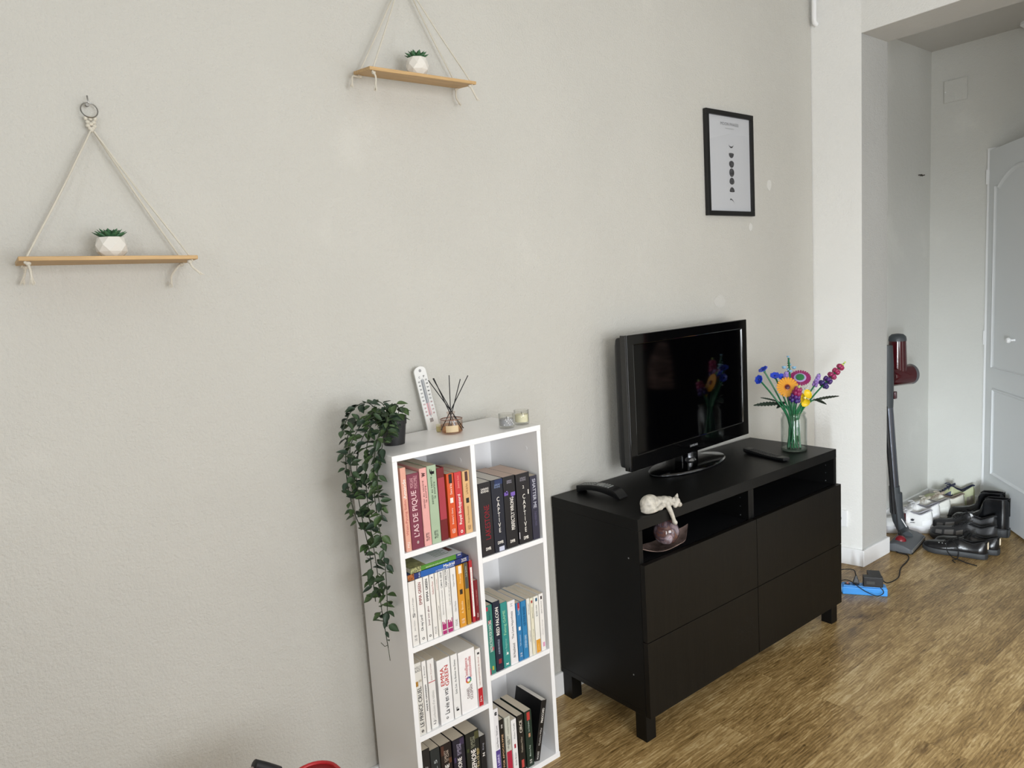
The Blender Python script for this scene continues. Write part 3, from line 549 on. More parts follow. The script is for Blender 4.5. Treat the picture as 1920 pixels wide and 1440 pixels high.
MB().box((-.722, FY+.006, .7422), (-.557, FY+.12, .7431)).box((-.722, FY+.006, .7556), (-.557, FY+.12, .7565)).box((-.722, FY+.006, .7422), (-.557, FY+.0068, .7565)).build('cover', mat('cover_grass_green', '4E8A2E', .4), t)
MB().box((-.7215, FY+.0069, .7432), (-.5575, FY+.119, .7555)).build('pages', M_page, t)
MB().box((-.675, FY+.0062, .7565), (-.557, FY+.12, .7568)).build('cover_back', mat('cover_pale', 'DDE2E4', .4), t)
MB().box((-.722, FY+.0062, .7565), (-.675, FY+.12, .7568)).build('cover_photo', mat('photo_green', '8A8A5A', .4, var=.6, vscale=60), t)
MB().box((-.577, FY+.0055, .7424), (-.557, FY+.006, .7564)).build('spine_panel', mat('cover_navy_blue'), t)
MB().box((-.722, FY+.0055, .7424), (-.69, FY+.006, .7564)).build('spine_photo', mat('photo_green2', 'A0A070', .5, var=.9, vscale=200), t)
text('2020', (-.567, FY+.0052, .7525), X, Z, .011, .004, ink(W_), t, 'spine_mark', .02)
text('MADRID EN QUELQUES JOURS', (-.64, FY+.0052, .747), X, Z, .07, .004, ink('E8F4D8'), t, 'spine_title', .01)
for i in range(7):
    MB().box((-.63, FY+.03+i*.009, .7568), (-.585-.006*(i % 3), FY+.033+i*.009, .757)).build('cover_text_line', ink('7A8A7A'), t)
MB().box((-.578, FY+.04, .7568), (-.565, FY+.075, .757)).build('cover_picture', ink('6A4038'), t)

# ------------------------------------------------------------------ tv bench
M_bench = mat('black_brown_veneer', '12100D', .46, spec=.22, var=.28, vscale=6, bump=.12, bscale=40, stretch=(14, 14, .7))
M_bench2 = mat('black_veneer', '0B0B0B', .42, spec=.25, var=.15, vscale=8)
M_in = mat('black_inside', '0C0D10', .55, spec=.3)
ZT, ZB, D, FT = .7413, .0881, .4014, .0197
tb = thing('tv_bench', 'low black brown tv bench with two open compartments above four drawers', 'tv bench', (0, -.006, 0), (0, 0, -.0081))
Lw = 1.2
def P(mb, name, m, **k): return mb.build(name, m, tb, world=False, **k)
P(MB().box((-.001, -D, ZT-.037), (Lw+.001, 0, ZT)), 'top_panel', M_bench2, bevel=.001)
P(MB().box((0, -D, ZB+.019), (.018, 0, ZT-.0375)), 'side_panel', M_bench2, bevel=.0006)
P(MB().box((Lw-.018, -D, ZB+.019), (Lw, 0, ZT-.0375)), 'side_panel', M_bench2, bevel=.0006)
P(MB().box((0, -D, ZB), (Lw, 0, ZB+.0185)), 'bottom_panel', M_bench2, bevel=.0006)
P(MB().box((.584, -D+.002, ZB+.02), (.6, 0, ZT-.038)).box((.6005, -D+.002, ZB+.02), (.6165, 0, ZT-.038)), 'divider', M_bench2)
P(MB().box((.018, -.008, ZB+.02), (Lw-.018, -.002, ZT-.038)), 'back_panel', M_in)
for a, b in ((.0185, .5835), (.617, Lw-.0185)):
    P(MB().box((a, -D+.012, .578), (b, -.01, .594)), 'shelf', M_in)
h1 = .2554
for i, (a, b) in enumerate(((.0, .5985), (.6015, Lw))):
    for j in range(2):
        z0 = ZB+j*h1+.0012; z1 = ZB+(j+1)*h1-.0012
        o = P(MB().box((a, -D-FT, z0), (b, -D-.0015, z1)), 'drawer_front', M_bench, bevel=.0007)
        if i == 0 and j == 0:
            o['label'] = 'drawer front with a faint pale scuff'
            pts = MB(); random.seed(3)
            for q in range(120):
                gx = random.gauss(.5, .035) if q % 3 else random.gauss(.56, .015); gz = random.gauss(.2, .03); s_ = random.uniform(.0003, .0008)
                if gx < .595 and gz > z0+.01: pts.box((gx, -D-FT-.0002, gz), (gx+s_, -D-FT+.0005, gz+s_*2.5))
            pts.build('scuff', mat('scuff_grey', '3A3D40', .6), o, world=False, kind='stuff')
for a in (0, Lw-.045):
    for c in (-D+.001, -.053):
        P(MB().box((a+.0005, c, 0), (a+.0455, c+.045, ZB)), 'leg', M_bench2, bevel=.001)
M_pin = mat('pin_metal', 'B8BCC0', .3, .8)
for xx in (.5838, Lw-.0182):
    for zz in (.672, .64, .607):
        for yy in (-.366,):
            P(MB().lathe([(.0022, 0), (.0022, .0007)], M=Matrix.Translation((xx, yy, zz)) @ Matrix.Rotation(-math.pi/2, 4, 'Y'), n=10), 'peg_hole', M_pin if zz < .62 else mat('pin_dull', '55585C', .4, .6))
for zz in (.607, .216):
    P(MB().lathe([(.0024, 0), (.0024, .0007)], M=Matrix.Translation((-.0001, -.356, zz)) @ Matrix.Rotation(-math.pi/2, 4, 'Y'), n=10), 'screw_cap', M_pin)

# ------------------------------------------------------------------ television
tv = thing('television', 'black flat television on an oval glossy stand, tilted slightly to one side', 'television', (.663, -.12, ZT), (0, 0, math.radians(3)))
MT = MW[tv.name]
M_piano = mat('piano_black', '060607', .07, coat=.4, spec=.55)
M_screen = mat('dark_screen', '020203', .06, spec=.5)
zb, zt = .052, .543; xw = .396
def T(mb, name, m, **k): return mb.build(name, m, tv, world=False, **k)
def rect4(x0_, x1_, y_, z0_, z1_): return [Vector((x0_, y_, z0_)), Vector((x1_, y_, z0_)), Vector((x1_, y_, z1_)), Vector((x0_, y_, z1_))]
R4 = [rect4(-xw, xw, .026, zb, zt), rect4(-xw, xw, -.004, zb, zt), rect4(-xw+.037, xw-.037, -.004, zb+.056, zt-.036), rect4(-xw+.040, xw-.040, .001, zb+.058, zt-.038), rect4(-xw+.040, xw-.040, .02, zb+.058, zt-.038)]
bez = T(MB().loft(R4+[R4[0]], caps=False), 'bezel', M_piano, bevel=.002, segs=2)
T(MB().box((-xw+.04, .0015, zb+.058), (xw-.04, .02, zt-.038)), 'screen', M_screen)
hs = []
for y, ins in ((.026, .008), (.055, .01), (.08, .035), (.09, .12)):
    hs.append([Vector(p) for p in ((-xw+ins, y, zb+ins*.8), (xw-ins, y, zb+ins*.8), (xw-ins, y, zt-ins), (-xw+ins, y, zt-ins))])
T(MB().loft(hs), 'rear_housing', mat('tv_shell', '101114', .5), bevel=.006, segs=3)
T(MB().box((-xw-.0006, -.001, zb+.004), (-xw+.001, .004, zt-.004)).box((xw-.001, -.001, zb+.004), (xw+.0006, .004, zt-.004)).box((-xw, -.001, zt-.0006), (xw, .004, zt+.0007)), 'edge_trim', mat('edge_grey', '4A4A4C', .25, .5))
text('SAMSUNG', (-.012, -.0046, zb+.028), X, Z, .052, .0085, mat('logo_silver', 'A8AAAE', .4, .3), bez, 'brand_lettering', .03)
# text() worked in world space through MW; move it by the television's frame
o = bpy.data.objects['brand_lettering']
me = o.data
for v in me.vertices: v.co = MT @ v.co
T(MB().box((-.055, .022, .012), (.055, .06, zb+.02)), 'neck_cover', M_piano, bevel=.004)
T(MB().lathe([(.03, .012), (.026, .02), (.018, .026), (.017, .06)], (.0, .03, 0), 28), 'swivel_column', mat('neck_chrome', '8A8C90', .15, .9), smooth=True)
T(MB().lathe([(.2, 0), (.216, .002), (.218, .006), (.212, .011), (.15, .0135), (.03, .014)], (-.03, .013, .0005), 72, sx=1, sy=.445), 'stand_base', M_piano, smooth=True)
T(MB().lathe([(.2155, .0015), (.2185, .004), (.2182, .0062), (.2155, .0075)], (-.03, .013, .0005), 72, closed=True, sx=1, sy=.447), 'stand_rim', mat('rim_chrome', '6A6C70', .15, .9), smooth=True)

# ------------------------------------------------------------------ remotes
M_btn = mat('rubber_button', '8A8C8A', .6); M_btd = mat('dark_button', '2A2B2D', .6)
a1, b1 = Vector((.112, -.038, ZT)), Vector((.137, -.205, ZT))
r1 = thing('remote_control', 'arched black remote with many pale buttons on the bench end near the bookcase', 'remote control', (.112, -.038, ZT), (0, 0, math.atan2(b1.y-a1.y, b1.x-a1.x)))
Lr = (b1-a1).length+.015; hw = .0245; rings = []; rings2 = []
def topz(s): return .030+.006*math.sin(math.pi*min(1, s/.8)) if s < .8 else .034*(1-((s-.8)/.2)**1.6)+.006
def botz(s): return .012+.012*math.sin(math.pi*s) if s < .85 else .003
prof = MB(); n = 24; lo = []; hi = []
for i in range(n+1):
    s = i/n; x = s*Lr
    zt_ = .026+.010*math.sin(math.pi*min(1, s/.95)) if s < .82 else .026+.010*math.sin(math.pi*.82/.95)-((s-.82)/.18)**1.5*.026
    zb_ = max(.0005, .0005 if s > .93 else .017*math.sin(math.pi*min(1, (s+.1)/1.04)))
    if s < .08: zb_ = min(zb_, .010+s*.05)
    zb_ = min(zb_, zt_-.004)
    rings.append([Vector((x, -hw+.002, zb_)), Vector((x, hw-.002, zb_)), Vector((x, hw, (zb_+zt_)/2+.002)), Vector((x, hw-.001, zt_)), Vector((x, -hw+.001, zt_)), Vector((x, -hw, (zb_+zt_)/2+.002))])
# the body touches the bench at both ends
for rg in rings[:2]:
    for p in rg[:2]: p.z = .0008
rb1 = MB().loft(rings).build('remote_body', mat('remote_black', '101113', .35), r1, world=False, smooth=True)
def rz(x):
    s = x/Lr; return .026+.010*math.sin(math.pi*min(1, s/.95))
for i in range(11):
    for j in range(3):
        x = .018+i*.0108
        if i == 5: continue
        if i in (6, 7) and j == 1: continue
        c_ = M_btn if (i+j) % 4 else mat('button_coloured', ['6AA88A', 'B07A6A', '9A9C6A', '7A8AAA'][(i+j) % 4], .6) if False else M_btn
        MB().box((x, -.0165+j*.0125, rz(x)-.001), (x+.006, -.0165+j*.0125+.008, rz(x)+.0014)).build('button', c_, rb1, world=False)
MB().lathe([(.013, 0), (.013, .0018), (.009, .0022)], (.018+6.6*.0108, 0, rz(.09)-.0005), 24).build('navigation_ring', M_btn, rb1, world=False)
a2, b2 = Vector((.948, -.162, ZT)), Vector((.899, -.372, ZT))
r2 = thing('remote_control', 'flat black remote lying in front of the glass vase', 'remote control', tuple(a2), (0, 0, math.atan2(b2.y-a2.y, b2.x-a2.x)))
rg = []; Lr2 = (b2-a2).length
for i in range(13):
    s = i/12; x = s*Lr2; e = 1-.25*(abs(s-.5)*2)**6; hh = .0155+.003*math.cos(math.pi*s*1.5); y_ = .0235*e; zl = .0008 if .06 < s < .94 else .004
    rg.append([Vector((x, -y_*.8, zl)), Vector((x, y_*.8, zl)), Vector((x, y_, hh*.6)), Vector((x, y_*.85, hh)), Vector((x, -y_*.85, hh)), Vector((x, -y_, hh*.6))])
rb2 = MB().loft(rg).build('remote_body', mat('remote_black'), r2, world=False, smooth=True)
for i in range(12):
    for j in range(3):
        x = .03+i*.0128; s = x/Lr2; hh = .0155+.003*math.cos(math.pi*s*1.5)
        MB().box((x, -.0155+j*.0115, hh-.0008), (x+.0065, -.0155+j*.0115+.0075, hh+.0009)).build('button', M_btd, rb2, world=False)
MB().lathe([(.006, 0), (.006, .0012)], (Lr2-.02, 0, .0118), 16).build('emblem', mat('dull_silver', '6A6C70', .4, .7), r2, world=False)

# ------------------------------------------------------------------ vase with toy-brick like flowers
VC = Vector((1.087, -.296, ZT))
G_clear = glass('clear_glass')
vs = thing('glass_vase', 'clear cylindrical glass vase holding the colourful flowers', 'vase', tuple(VC))
ro = .0505
prof = [(.0, .001), (ro-.004, .001), (ro, .005), (ro, .132), (ro-.006, .145), (ro-.008, .152), (ro-.003, .154), (ro-.003, .158), (ro-.007, .160), (ro-.010, .158), (ro-.011, .150), (ro-.008, .140), (ro-.0035, .13), (ro-.0035, .012), (0, .010)]
MB().lathe(prof[1:-1], tuple(VC), 48, closed=False).build('vase_wall', G_clear, vs, smooth=True)
MB().lathe([(ro-.004, .0015), (ro-.0005, .004), (ro-.0008, .0095), (ro-.006, .0105)], tuple(VC), 48).build('vase_base', glass('thick_glass', (.62, .68, .65), (.2, .26, .24)), vs, smooth=True)
S_gr = mat('stem_green', '1F6E45', .35); S_dk = mat('leaf_dark_green', '223328', .45); S_lime = mat('lime', 'B8D060', .35)
FT_ = Vector(f_)   # the photograph's flowers were surveyed against this direction
def stem(parent, top, base, r=.0034, bend=0):
    top = Vector(top); base = Vector(base); nk = VC+Vector(((top.x-VC.x)*.22, (top.y-VC.y)*.22, .150))
    mb = MB().tube(spline([base, base*.45+nk*.55+Vector((0, 0, -.004)), nk, nk*.5+top*.5+Vector((0, 0, .006)), top], 5), r, 8)
    return mb.build('stem', S_gr, parent, smooth=True)
def flower(label, at, i, grp=None):
    a = 2.4*i; base = VC+Vector((.026*math.cos(a), .026*math.sin(a), .014))
    t = thing('flower', label, 'flower', tuple(base), group='plastic brick flowers in the glass vase')
    stem(t, at, base); return t
def frame_to(d):
    d = Vector(d).normalized(); return d.to_track_quat('Z', 'Y').to_matrix().to_4x4()
toc = Vector((-.78, -.62, .05)); TOC = Vector((-.855, -.5, .14))     # towards the middle of the room      # out into the room
# daisies
def daisy(t, c, d, R, n, cp, ci, cc, name='petal', rin=.35):
    M = Matrix.Translation(c) @ frame_to(d); mp = mat('petal_'+cp, cp, .3)
    for k in range(n):
        A = M @ Matrix.Rotation(2*math.pi*k/n, 4, 'Z'); wd = 2*math.pi*R/n*.4
        mb = MB().prism([(R*rin, -wd*.35), (R*.8, -wd*.95), (R*.97, -wd*.8), (R, 0), (R*.97, wd*.8), (R*.8, wd*.95), (R*.7, wd*.8), (R*rin, wd*.35)], 0, .003, A)
        mb.build(name, mp, t)
    MB().lathe([(R*rin*1.35, -.001), (R*rin*1.35, .004), (R*rin*.9, .005)], M=M, n=24).build('inner_ring', mat('petal_'+ci, ci, .3), t)
    MB().lathe([(R*rin, .002), (R*rin*.9, .009), (R*rin*.4, .011)], M=M, n=20).build('flower_centre', mat('petal_'+cc, cc, .35), t, smooth=True)
t = flower('magenta flower with a broad fan of narrow petals and a green centre', (1.157, -.286, 1.03), 0)
daisy(t, Vector((1.157, -.286, 1.032)), (-.55, -.35, .75), .0425, 26, '9A2A6A', 'B8A8D8', '2F7A4A', rin=.42)
o_ = TOC*.03
t = flower('orange yellow flower with a ring of slim petals and a maroon centre', tuple(Vector((1.107, -.257, .996))+o_*.9), 1)
daisy(t, Vector((1.104, -.26, .999))+o_, (-.75, -.55, .35), .0425, 22, 'E8A028', 'D87A20', '5A1A2E', rin=.24)
t = flower('yellow poppy of cupped shell petals, lowest bloom over the vase rim', tuple(Vector((1.152, -.303, .944))+TOC*.045), 2)
M_y = mat('petal_yellow', 'E8C828', .3)
for c, r in (((1.168, -.312, .966), .019), ((1.142, -.296, .954), .019), ((1.156, -.309, .932), .0185), ((1.128, -.285, .945), .012)):
    c = Vector(c)+TOC*.05; dd = (c-Vector((1.152, -.303, .951))-TOC*.05); MM = frame_to(toc*.8+dd.normalized()*.5)
    rings = []
    for j in range(7):
        th = .12+1.15*j/6; rings.append([c+MM.to_3x3() @ Vector((r*math.sin(th)*math.cos(q), r*1.12*math.sin(th)*math.sin(q), -r*.75*math.cos(th)+r*.3)) for q in [2*math.pi*s/16 for s in range(16)]])
    inn = [[p+(c-p)*.07 for p in rg_] for rg_ in reversed(rings)]
    MB().loft(rings+inn).build('petal', M_y, t, smooth=True)
MB().ell(Vector((1.15, -.309, .953))+TOC*.052, (.006, .006, .006)).build('flower_centre', mat('petal_pale_yellow', 'F0E890', .4), t, smooth=True)
# lupins
def lupin(label, c0, c1, i, cols, rows, r, tip=None, per=6, bead=.0082):
    c0 = Vector(c0); c1 = Vector(c1); t = flower(label, c0, i); ax = (c1-c0); M = frame_to(ax)
    MB().tube([c0, c1], .003, 8).build('spike', S_gr, t)
    for j in range(rows):
        s = j/(rows-1); cc = c0+ax*s*.82; rr = r*(1-.45*s)
        mm = mat('petal_'+cols[min(len(cols)-1, int(s*len(cols)))], cols[min(len(cols)-1, int(s*len(cols)))], .28)
        for k in range(per):
            A = 2*math.pi*(k+.5*(j % 2))/per; off = M.to_3x3() @ Vector((math.cos(A)*rr, math.sin(A)*rr, 0))
            MB().ell(cc+off, (bead, bead, bead*1.25), 10, 7, M.to_3x3().to_4x4()).build('bud', mm, t, smooth=True)
    if tip:
        for k in range(3):
            MB().lathe([(.006-.0015*k, 0), (.0075-.002*k, .006), (.004-.001*k, .009)], M=Matrix.Translation(c0+ax*(.8+.1*k)) @ M, n=8).build('tip', mat('petal_'+tip, tip, .3), t)
    return t
lupin('tall lupin leaning out, violet buds rising to magenta and a lime tip', (1.228, -.35, 1.0), (1.304, -.398, 1.082), 3, ['3A2A6E', '4A2A72', '9A2A5E', 'A02A5A'], 5, .0155, 'C8D870')
lupin('short lupin facing forward below the orange flower, violet and magenta with a lime tip', tuple(Vector((1.122, -.28, .948))+TOC*.065), tuple(Vector((1.122, -.30, 1.0))+TOC*.065), 4, ['40307A', '5A2E7A', '9A2A5E'], 4, .0165, 'B8D080')
lupin('pale lilac lavender spike between the magenta flower and the tall lupin', (1.199, -.327, 1.0), (1.221, -.337, 1.046), 5, ['8A6AB0', '9A80C4'], 5, .0075, None, 4, .0055)
lupin('lilac lavender spike half hidden between the blue and magenta blooms', (1.108, -.249, 1.036), (1.116, -.25, 1.06), 6, ['8A6AB0', '9A80C4'], 3, .008, None, 4, .006)
# cornflowers
def cornflower(label, c, d, i):
    t = flower(label, c, i); M = Matrix.Translation(c) @ frame_to(d) @ Matrix.Scale(1.3, 4); mm = mat('petal_cobalt', '2346CC', .3)
    for k in range(7):
        A = M @ Matrix.Rotation(2*math.pi*k/7, 4, 'Z') @ Matrix.Rotation(-.35, 4, 'Y')
        MB().prism([(.003, -.002), (.010, -.0055), (.014, -.006), (.0125, -.003), (.0165, -.002), (.0135, 0), (.0165, .002), (.0125, .003), (.014, .006), (.010, .0055), (.003, .002)], -.001, .0015, A).build('petal', mm, t)
    MB().ell(M @ Vector((0, 0, .002)), (.004, .004, .005), 10, 7).build('flower_centre', mat('petal_navy', '1A2A7A', .3), t, smooth=True)
    MB().ell(M @ Vector((0, 0, -.006)), (.0045, .0045, .007), 10, 7).build('calyx', S_gr, t, smooth=True)
cornflower('upper of two outermost cobalt cornflowers beside the television', (1.042, -.191, 1.074), (-.5, .2, .8), 7)
cornflower('lower of two outermost cobalt cornflowers beside the television', (1.023, -.183, 1.036), (-.9, .1, .3), 8)
cornflower('cobalt cornflower above the orange flower, nearer the television', (1.075, -.222, 1.046), (-.5, -.3, .8), 9)
cornflower('cobalt cornflower above the orange flower, beside the lilac spike', (1.098, -.242, 1.038), (-.4, -.5, .7), 10)
# pale blue delphinium
t = flower('upright stem of pale blue bells, tallest in the vase', (1.129, -.252, 1.118), 11)
for c, r in (((1.127, -.251, 1.124), .006), ((1.131, -.253, 1.114), .005), ((1.128, -.252, 1.104), .0045), ((1.109, -.243, 1.081), .0095), ((1.143, -.268, 1.077), .0095), ((1.124, -.262, 1.064), .0085), ((1.134, -.255, 1.09), .006), ((1.119, -.255, 1.072), .006)):
    MB().lathe([(r*.5, -r*.6), (r, 0), (r*.85, r*.5), (r*.4, r*.55)], c, 10).build('bell', mat('petal_sky', '8FC0E0', .3) if r > .0055 else mat('petal_aqua', '3A90B0', .3), t, smooth=True)
for z in (1.05, 1.06, 1.072, 1.084, 1.094): MB().lathe([(.004, 0), (.0075, .003), (.003, .006)], (1.127, -.254, z), 8).build('leaf_whorl', S_gr, t)
t = flower('spray of tiny white blossoms behind the yellow poppy', (1.178, -.313, .982), 12)
random.seed(5)
for k in range(16):
    MB().ell((1.178+random.gauss(0, .012), -.305+random.gauss(0, .01), .986+random.gauss(0, .008)), (.0028, .0028, .0028), 8, 5).build('blossom', mat('petal_white', 'F0F0F0', .35), t, smooth=True)
# dark toothed leaves
def frond(label, p0, p1, i, wd=.016, droop=.01):
    p0 = Vector(p0); p1 = Vector(p1); base = VC+Vector((.02*math.cos(i*2), .02*math.sin(i*2), .014))
    t = thing('leaf_frond', label, 'leaf', tuple(base), group='dark toothed fronds in the glass vase')
    stem(t, p0, base, .0026)
    ax = p1-p0; side = ax.cross(Z).normalized()*.75+Z*.55; mb = MB(); N_ = 9; L_ = []; R_ = []
    for k in range(N_*2+1):
        s = k/(N_*2); w_ = wd*math.sin(math.pi*min(1, s*.9+.1))**.7*(1 if k % 2 else .6); c = p0+ax*s+Z*(-droop*s*s+droop*.6*s)
        L_.append(c+side*w_); R_.append(c-side*w_)
    th = Vector((0, 0, .0016)); m_ = len(L_); vs_ = L_+R_+[p-th for p in L_]+[p-th for p in R_]; fs = []
    for k in range(m_-1):
        fs += [(k, k+1, m_+k+1, m_+k), (2*m_+k, 3*m_+k, 3*m_+k+1, 2*m_+k+1), (k, 2*m_+k, 2*m_+k+1, k+1), (m_+k, m_+k+1, 3*m_+k+1, 3*m_+k)]
    fs += [(0, m_, 3*m_, 2*m_), (m_-1, 3*m_-1, 4*m_-1, 2*m_-1)]
    mb.add(vs_, fs).build('leaf_blade', S_dk, t)
frond('lowest dark toothed frond reaching towards the television', (1.082, -.247, .934), (.991, -.172, .937), 1, .014)
frond('upper thin dark frond reaching towards the television', (1.075, -.24, .94), (1.017, -.189, .967), 2, .006)
frond('small dark frond drooping by the vase rim, television side', (1.09, -.255, .938), (1.06, -.235, .92), 3, .013)
frond('long dark toothed frond reaching towards the hallway', (1.18, -.323, .938), (1.272, -.393, .953), 4, .016)
frond('short dark frond drooping towards the hallway', (1.19, -.33, .942), (1.228, -.362, .922), 5, .012)

# ------------------------------------------------------------------ cat, ball and dish
M_cat = mat('ivory_crackle', 'C6C1B6', .45, var=.34, vscale=70, bump=.35, bscale=160)
cat = thing('cat_figurine', 'ivory cat figurine lying on the bench edge, one paw reaching down', 'figurine', (.1, -.38, ZT))
c = MB()
c.ell((.089, -.376, ZT+.0265), (.036, .026, .0268)); c.ell((.078, -.382, ZT+.016), (.032, .022, .0165))
c.ell((.122, -.382, ZT+.0225), (.034, .019, .0175)); c.ell((.146, -.388, ZT+.021), (.022, .0185, .0175))
c.ell((.164, -.394, ZT+.021), (.014, .0125, .0135), M=Matrix.Rotation(.4, 4, 'Y'))
c.ell((.184, -.402, ZT+.013), (.0182, .0165, .0162)); c.ell((.1945, -.4105, ZT+.003), (.0095, .0095, .008)); c.ell((.176, -.409, ZT+.006), (.010, .009, .010)); c.ell((.155, -.398, ZT+.018), (.017, .0145, .0165))
for p, q in (((.171, -.408, ZT+.018), (.166, -.411, ZT+.0335)), ((.196, -.397, ZT+.02), (.204, -.397, ZT+.0365))):
    c.tube([p, tuple((Vector(p)+Vector(q))/2), q], [.0085, .0055, .0012], 10)
c.tube(spline([(.146, -.40, ZT+.02), (.143, -.409, ZT+.006), (.147, -.415, -.012+ZT), (.155, -.417, ZT-.034), (.158, -.418, ZT-.046)], 6), [.011, .0108, .0103, .0098, .0093, .009, .0088, .0085, .0083, .0082, .008, .0078, .0076, .0074, .0072, .0070, .0068, .0067, .0067, .0068, .0068, .007, .0072, .0073, .0074][:25], 12)
c.ell((.159, -.42, ZT-.047), (.0078, .008, .008))
c.tube(spline([(.053, -.375, ZT+.01), (.055, -.392, ZT+.0075), (.07, -.402, ZT+.008), (.092, -.405, ZT+.010), (.112, -.404, ZT+.016), (.124, -.400, ZT+.02)], 6), .0062, 10)
c.ell((.115, -.398, ZT+.006), (.013, .007, .006)); c.ell((.13, -.396, ZT+.01), (.012, .007, .007))
o = c.build('cat_body', M_cat, cat); remesh(o, .0016, 5)
for p in ((.1855, -.4188, ZT+.0085), (.1975, -.4165, ZT+.011)):
    MB().ell(p, (.0022, .0012, .001), 8, 5).build('eye', mat('cat_eye', '4A443C', .5), cat)
MB().ell((.1975, -.4195, ZT+.0045), (.0016, .0012, .0011), 8, 5).build('nose', mat('cat_nose', '7A5A50', .5), cat)

def marble_ball():
    m = bpy.data.materials.new('marbled_glass'); m.use_nodes = True; nt = m.node_tree; N = nt.nodes.new; L = nt.links.new; b = nt.nodes['Principled BSDF']
    b.inputs['Roughness'].default_value = .08; b.inputs['Coat Weight'].default_value = .5; b.inputs['Coat Roughness'].default_value = .03
    tc = N('ShaderNodeTexCoord'); n1 = N('ShaderNodeTexNoise'); n1.inputs['Scale'].default_value = 17; n1.inputs['Detail'].default_value = 3; n1.inputs['Distortion'].default_value = 1.2
    L(tc.outputs['Object'], n1.inputs['Vector']); r = N('ShaderNodeValToRGB'); e = r.color_ramp.elements; e[0].position = .3; e[0].color = (*lin('3A2A2E'), 1); e[1].position = .75; e[1].color = (*lin('C8BCC4'), 1)
    for p, c_ in ((.40, '6A4A44'), (.455, '4A4450'), (.5, '7A6468'), (.55, '8A7C84'), (.60, 'B0A8B4'), (.64, '983038'), (.66, '5A4A50')):
        q = e.new(p); q.color = (*lin(c_), 1)
    L(n1.outputs[0], r.inputs[0]); L(r.outputs[0], b.inputs['Base Color']); return m
M_marb = marble_ball()
t = thing('glass_ball', 'shiny marbled ball in reds and greys resting in the curved dish', 'decorative ball', (.164, -.3775, .6125))
MB().ell((.164, -.3775, .6545), (.0425, .0425, .0425), 40, 28).build('ball', M_marb, t, smooth=True)
MB().tube([(.152, -.385, .695), (.1505, -.386, .7015)], [.003, .0015], 8).build('stem_tip', mat('dull_silver'), t)
M_dish = mat('marbled_dish', '7A6862', .25, var=.75, vscale=22, coat=.2)
t = thing('curved_dish', 'dark marbled boat shaped dish with two raised tips, under the ball', 'dish', (.165, -.35, .5945))
rings = []; N_ = 28
p0, p1 = Vector((.032, -.362, 0)), Vector((.318, -.345, 0)); ax = p1-p0; sd = Vector((-ax.y, ax.x, 0)).normalized()
topr, botr = [], []
for i in range(N_+1):
    s = i/N_; wd = .050*math.sin(math.pi*s)**1.15+.0008; c_ = p0+ax*s-sd*.008*math.sin(math.pi*s); zc = .598+.036*abs(2*s-1)**2.4; row = []
    for j in range(9):
        q = j/4-1; row.append(c_+sd*wd*q+Vector((0, 0, zc+.010*q*q*math.sin(math.pi*s)+.006*math.sin(s*9)*q*math.sin(math.pi*s))))
    topr.append(row)
rings = [r+[p-Vector((0, 0, .0028)) for p in reversed(r)] for r in topr]
MB().loft(rings).build('dish_body', M_dish, t, smooth=True)

# ------------------------------------------------------------------ things on top of the bookcase
BT = BH
M_pot = mat('matte_black_pot', '1C1C1E', .55, bump=.1, bscale=200)
pc = Vector((-.6645, -.1235, BT))
pl = thing('hanging_plant', 'artificial trailing ivy in a small black pot on the bookcase end', 'potted plant', tuple(pc))
MB().lathe([(.0285, .0006), (.0355, .055), (.0375, .056), (.0385, .0775), (.0362, .0775), (.0345, .066), (.033, .064)], tuple(pc), 40).build('pot', M_pot, pl, smooth=True)
MB().lathe([(.0338, .06), (.0338, .0655)], tuple(pc), 24).build('soil', mat('soil', '1A1510', .9), pl)
M_vine = mat('vine_stem', '2A3222', .6)
leafm = []
for k, (cw, ln) in enumerate(((.58, 1), (.5, 1), (.66, 1))):
    for shade in ('3C5236', '2E4232', '4A6238'):
        me = bpy.data.meshes.new('leaf'); vs_ = []; fs = []; n = 6
        for i in range(n+1):
            s = i/n; w_ = cw*.5*math.sin(math.pi*s**.8)*(1-.15*s)+.003; zc = -.10*s*s+.05*s
            vs_ += [(s, -w_, zc+w_*.35), (s, 0, zc), (s, w_, zc+w_*.35)]
        for i in range(n):
            a = i*3; fs += [(a, a+1, a+4, a+3), (a+1, a+2, a+5, a+4)]
        k0 = len(vs_); vs_ += [(x, y, z-.02) for x, y, z in vs_]; fs += [tuple(reversed([q+k0 for q in f])) for f in fs]
        rim = [3*i for i in range(n+1)]+[3*i+2 for i in range(n, -1, -1)]
        for a, b in zip(rim, rim[1:]+rim[:1]): fs.append((a, a+k0, b+k0, b))
        me.from_pydata(vs_, [], fs); me.polygons.foreach_set('use_smooth', [True]*len(me.polygons))
        me.materials.append(mat('ivy_'+shade, shade, .5, var=.3, vscale=30)); leafm.append(me)
def leaf(parent, p, d, size, up=None, me=None, invert=None):
    d = Vector(d).normalized(); up = Vector(up or (0, 0, 1)); z = (up-d*up.dot(d))
    if z.length < .05: z = Vector((0, -1, 0))-d*d.y*-1
    z.normalize(); y = z.cross(d)
    o = bpy.data.objects.new('leaf', me or random.choice(leafm)); COL.objects.link(o); o.parent = parent
    p = MW[parent.name].inverted() @ Vector(p)
    o.matrix_local = Matrix(((d.x*size, y.x*size, z.x*size, p.x), (d.y*size, y.y*size, z.y*size, p.y), (d.z*size, y.z*size, z.z*size, p.z), (0, 0, 0, 1)))
    return o
random.seed(21)
